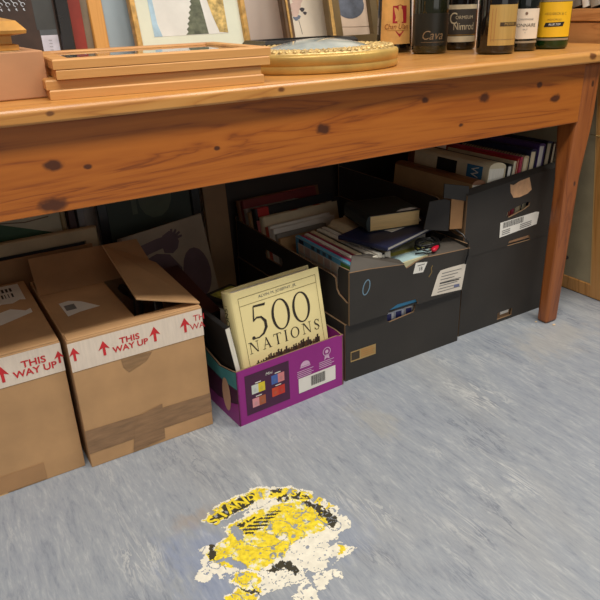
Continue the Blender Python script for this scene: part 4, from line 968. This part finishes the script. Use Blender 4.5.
for k, (de, xc, top, d, L, cov, pg_, sp) in enumerate(UP):
    bk = spine_up(de, xc+.012, top, d-.001, L, cov, pg_, sp)
    if k == 1:
        m = MB(); z = -.0006
        m.rect(.000, .060, .022, .080, BLUC, z=z); m.rect(.000, .060, .120, .200, BLKC, z=z)
        m.text('WO', .040, WHC, frame_m((.030, .051, -.0012), (1, 0, 0), (0, -1, 0)), sx=.72); m.build('cover_print', bk, recalc=False, label='blue block lettered WO')
    if k == 6:
        m = MB()
        for q in range(22):
            yq = .01+q*.0105; m.tube([(.006*math.cos(a)-.001, yq, .0105+.013*math.sin(a)) for a in [i*.5 for i in range(13)]], .0009, plain('dark_wire', (80, 78, 76), .35, .8), 5)
        m.build('spiral_binding', bk)

# ------------------------------------------------------------------ pictures and boards stored against the wall under the table
t = board('cardboard_sheet', 'flat sheet of brown cardboard standing behind the two cartons', 'cardboard', .60, .345, .006, CARD_D, lean(-.25, 1.625, .002, 2))
BEI = C('beige_frame', 186, 162, 126)
picture('framed_picture', 'beige framed dark picture standing behind the cartons', .625, .376, .034, .022, BEI, None, lean(-.25, 1.668, .002, 3), back=C('dark_umber_picture', 50, 42, 36))
def art_hill(m, w, h, z):
    m.poly([(0.06, .36), (w*.98-.02, .36), (w-.16, .405), (w-.22, .425), (w-.30, .437), (w-.38, .43), (.06, .425)], C('deep_green_hill', 44, 84, 48), z=z)
    m.strip([(w-.20, .412), (w-.10, .40), (w-.04, .405)], .003, C('brown_line', 120, 96, 76), z=z+.0004)
picture('framed_picture', 'pale picture with a dark green hill behind the beige framed one', .545, .56, .012, .018, C('dull_gold_edge', 150, 126, 84), art_hill, lean(-.23, 1.715, .002, 5), back=C('pale_khaki_paper', 186, 176, 150))
for k, (x, c, de) in enumerate(((.322, MARC, 'narrow maroon edged board right of the green hill picture'), (.346, C('pewter_edge', 120, 116, 116), 'narrow pewter edged board beside the maroon one'))):
    board('board', de, 'board', .018, .56, .04, c, lean(x, 1.735, .002, 5))
def art_green(m, w, h, z):
    m.rect(.03, w-.03, .03, h-.03, C('bottle_green_painting', 48, 58, 44, scale=9), z=z)
    m.poly([(.17+.05*math.cos(a), .40+.06*math.sin(a)) for a in [i*.5 for i in range(13)]], C('mossy_blob', 84, 92, 70, scale=30), z=z+.0004); m.rect(.10, .115, .36, .46, C('mossy_blob', 84, 92, 70, scale=30), z=z+.0004)
picture('framed_picture', 'dark green painting in a black frame behind the leaning hand poster', .305, .56, .028, .02, DARKF, art_green, lean(.405, 1.745, .002, 5), back=C('near_black_panel', 32, 32, 30))
board('board', 'tan wooden board standing between the green painting and the crates', 'board', .075, .56, .018, C('tan_board', 150, 116, 80), lean(.725, 1.755, .002, 5))
board('board', 'broad dark panel added for the shade on the wall behind the black crates', 'board', .82, .60, .012, C('shade_panel', 62, 54, 48), lean(.815, 1.815, .002, 2.5))  # added dark sheet, stands in for the deep shade under the table
# beige poster board with a purple brown arm and hand
t = thing('poster_board', 'tilted beige poster board with a purple brown arm and hand', 'poster', lean(.452, 1.602, .004, 4, 0, math.radians(6.5)))
m = MB(); m.box(0, .240, 0, .345, 0, .005, C('beige_poster', 152, 132, 110)); m.build('panel', t)
m = MB(); P1 = C('purple_brown_print', 92, 66, 70, scale=30); z = .0056
m.poly([(.012, .262), (.07, .280), (.118, .285), (.135, .295), (.135, .315), (.10, .315), (.04, .308), (.012, .302)], P1, z=z)
m.poly([(.112, .270), (.135, .262), (.152, .272), (.160, .290), (.155, .312), (.140, .326), (.118, .318), (.110, .295)], P1, z=z+.0003)
for k in range(4):
    a = 1.35-k*.42; m.strip([(.140+.012*math.cos(a), .300+.012*math.sin(a)), (.140+.032*math.cos(a), .300+.030*math.sin(a))], [.009, .006], P1, z=z+.0005)
m.poly([(.03, .10), (.03, .262), (.09, .275), (.125, .262), (.150, .215), (.135, .10)], P1, z=z+.0001)
m.poly([(.190+.040*math.cos(a), .185+.075*math.sin(a)) for a in [i*.35 for i in range(18)]], P1, z=z+.0004)
for k in range(4): m.strip([(.168+k*.013, .215), (.170+k*.012, .245)], [.008, .005], P1, z=z+.0006)
m.rect(.0, .010, .27, .345, C('poster_edge', 120, 104, 90), z=z); m.build('print', t, recalc=False)

# ------------------------------------------------------------------ framed picture leaning back to front at the table's right end
LM_ = frame_m((1.764, 1.098, .003), (0, 1, 0), (-.184, 0, .983))
t = thing('framed_picture', 'wooden framed picture leaning at the table end, its grey green back showing', 'picture', LM_)
FR = wood('honey_frame', (208, 152, 88), (188, 130, 66), (150, 98, 46), 1, .5)
fw_, fh_ = .56, .72
m = MB(); ring(m, fw_, fh_, [(0, 0), (0, .022), (.014, .026), (.040, .020), (.044, .012), (.0465, .010), (.0465, .003), (.044, .0)], FR); m.build('frame_border', t, .001)
m = MB(); m.box(.044, fw_-.044, .038, fh_-.044, .0035, .008, C('grey_green_backing', 164, 150, 120)); m.build('backing_board', t)
m = MB(); ring(m, fw_-.088, fh_-.082, [(.0, .0), (.0, -.003), (.004, -.003), (.004, 0)], C('bead_moulding', 206, 164, 104), T(.044, .038, .0035)); m.build('inner_bead', t)
m = MB(); BR = plain('brass_hook', (176, 146, 90), .35, .8)
m.tube([(.028+.008*math.cos(a), .535, -.006+.006*math.sin(a)) for a in [i*.45 for i in range(15)]], .0014, BR, 6); m.tube([(.036, .535, 0), (.046, .535, -.004), (.060, .536, -.003)], .0012, BR, 6); m.build('hanging_hook', t)
m = MB(); m.lathe([(.0001, -.006), (.005, -.005), (.006, 0), (.006, .004)], 12, BLKC, T(.138, .114, .001)); m.build('corner_pin', t)

# ------------------------------------------------------------------ worn floor sticker
from mathutils import noise as NZ
def inside(p, poly):
    x, y = p; r = False; j = len(poly)-1
    for i in range(len(poly)):
        xi, yi = poly[i]; xj, yj = poly[j]
        if (yi > y) != (yj > y) and x < (xj-xi)*(y-yi)/(yj-yi)+xi: r = not r
        j = i
    return r
SX, SY = .40, .78
STICK['mid'] = [(.381, .889), (.424, .906), (.462, .897), (.49, .877), (.501, .846), (.467, .854), (.409, .880), (.384, .872)]
t = thing('floor_sticker', 'worn round yellow and black sticker peeling off the floor', 'sticker', T(SX, SY, 0))
PW_ = plain('sticker_backing_white', (232, 228, 214), .6, var=.06, scale=60); PY_ = plain('sticker_yellow', (240, 212, 52), .5, var=.15, scale=110); PK_ = plain('sticker_black', (58, 54, 40), .55, var=.15, scale=60); PO_ = plain('sticker_faded_yellow', (232, 222, 128), .55, var=.1, scale=60)
mw, my, mk = MB(), MB(), MB()
st = .0018
def nz(x, y, s, o=0.): return NZ.noise(Vector((x*s+o, y*s-o, o*1.7)))
nx, ny = int(.33/st), int(.40/st)
for i in range(nx):
    for j in range(ny):
        x = .235+i*st; y = .56+j*st
        p = (x+.0055*nz(x, y, 90)+.003*nz(x, y, 260, 3), y+.0055*nz(x, y, 90, 7)+.003*nz(x, y, 260, 9))
        base = any(inside(p, STICK[k]) for k in ('arc', 'body', 'rp', 'low', 'lowbit', 'rlow', 'rcl', 'mid'))
        if not base: continue
        if any(inside(p, STICK[k]) for k in ('h1', 'h2', 'h3', 'h4')): continue
        if abs(nz(x, y, 24, 41)) < .012 or abs(nz(x, y, 31, 57)) < .010: continue
        if nz(x, y, 70, 21) > .50 or nz(x, y, 150, 33) > .56: continue
        black = any(inside(p, STICK[k]) for k in ('kl', 'k2', 'k3', 'k4', 'k5', 'kb1', 'kb2', 'kl2', 'kl3', 'kd'))
        edge = not any(inside((p[0]+dx, p[1]+dy), STICK[k]) for k in ('arc', 'body', 'rp', 'low', 'lowbit', 'rlow', 'rcl') for dx, dy in ((.004, .004),)) or not any(inside((p[0]-.004, p[1]-.003), STICK[k]) for k in ('arc', 'body', 'rp', 'low', 'lowbit', 'rlow', 'rcl'))
        yel = any(inside(p, STICK[k]) for k in ('yel', 'yel2', 'yel3', 'ylow', 'arc', 'mid'))
        q = PW_; zz_ = .0006
        stripe = any(inside(p, STICK[k]) for k in ('kb2',)) and math.sin((x*.55+y)*620) > .35
        if black and not stripe and nz(x, y, 120, 5) < .38: q = PK_
        elif yel and not edge:
            n_ = nz(x, y, 55, 11)+.5*nz(x, y, 170, 13)
            q = PY_ if n_ < .26 else (PO_ if n_ < .48 else PW_)
        M_ = mw if q is PW_ else (mk if q is PK_ else my)
        M_.add([(x-SX, y-SY, zz_), (x+st-SX, y-SY, zz_), (x+st-SX, y+st-SY, zz_), (x-SX, y+st-SY, zz_)], [(0, 1, 2, 3)], q)
mw.build('backing', t, recalc=False, label='bare cream backing'); my.build('yellow_print', t, recalc=False); mk.build('black_print', t, recalc=False)
m = MB(); cx, cy = .3986-SX, .8003-SY
for ch, (x, y), s in (('S', (.328, .903), .036), ('T', (.349, .911), .036), ('A', (.371, .916), .036), ('N', (.394, .919), .036), ('D', (.417, .921), .022), ('E', (.446, .925), .018), ('S', (.494, .885), .026), ('E', (.506, .871), .024), ('R', (.523, .838), .026), ('Y', (.530, .815), .024)):
    a = math.atan2(y-.78, x-.405)-PI/2
    m.text(ch, s, PY_, T(x-SX, y-SY, .0011, a), bold=.03)
m.build('lettering', t, recalc=False, label='yellow letters round the black ring')
for (x, y, s), de in zip(((1.487, 1.125, .0045), (1.514, 1.082, .006)), ('smaller pale crumb on the floor at the table leg foot', 'larger pale crumb on the floor in front of the table leg')):
    t = thing('crumb', de, 'crumb', T(x, y, 0)); m = MB(); m.lathe([(.0001, 0), (s*.8, .0003), (s, .0012), (s*.6, .0026), (.0001, .003)], 9, plain('crumb_pale', (216, 186, 146), .8), sy=.6, smooth=False); m.build('flake', t)

# ------------------------------------------------------------------ light and camera
def area(name, loc, target, sx, sy, power, col=(1, .94, .83)):
    L = bpy.data.lights.new(name, 'AREA'); L.shape = 'RECTANGLE'; L.size = sx; L.size_y = sy; L.energy = power; L.color = col
    o = bpy.data.objects.new(name, L); COL.objects.link(o); o.location = loc
    o.rotation_euler = (Vector(target)-Vector(loc)).to_track_quat('-Z', 'Y').to_euler()
    return o




area('ceiling_lamp', (-.1, .20, 2.66), (-.1, .20, 0), 1.6, .4, 44)
area('ceiling_lamp', (1.9, .20, 2.66), (1.9, .20, 0), 1.6, .4, 44)
area('ceiling_lamp', (.9, -1.6, 2.66), (.9, -1.6, 0), 1.6, .6, 14)
area('front_fill', (.5, -2.5, 1.35), (.9, 1.2, .4), 2.4, 1.3, 8, (1, .97, .92))  # added fill light behind the camera, brightens the box fronts
W = bpy.data.worlds.new('room_ambient'); SC.world = W; W.use_nodes = True
W.node_tree.nodes['Background'].inputs[0].default_value = (1, 1, 1, 1); W.node_tree.nodes['Background'].inputs[1].default_value = .10

cam = bpy.data.cameras.new('camera'); co = bpy.data.objects.new('camera', cam); COL.objects.link(co)
fwd = Vector((0.4640170, 0.7833240, -0.4136324)); rgt = Vector((0.8523262, -0.5220054, -0.0324091)); upv = Vector((0.2413052, 0.3375114, 0.9098669))
mt = Matrix.Identity(4)
for i in range(3): mt[i][0] = rgt[i]; mt[i][1] = upv[i]; mt[i][2] = -fwd[i]
mt[2][3] = 0.8843612
co.matrix_world = mt
cam.sensor_width = 36; cam.sensor_fit = 'HORIZONTAL'; cam.lens = 36*644.94/600; cam.clip_start = .02
SC.camera = co
SC.view_settings.view_transform = 'Standard'; SC.view_settings.look = 'None'; SC.view_settings.gamma = 1; SC.view_settings.exposure = 0.12
SC.view_settings.use_curve_mapping = False
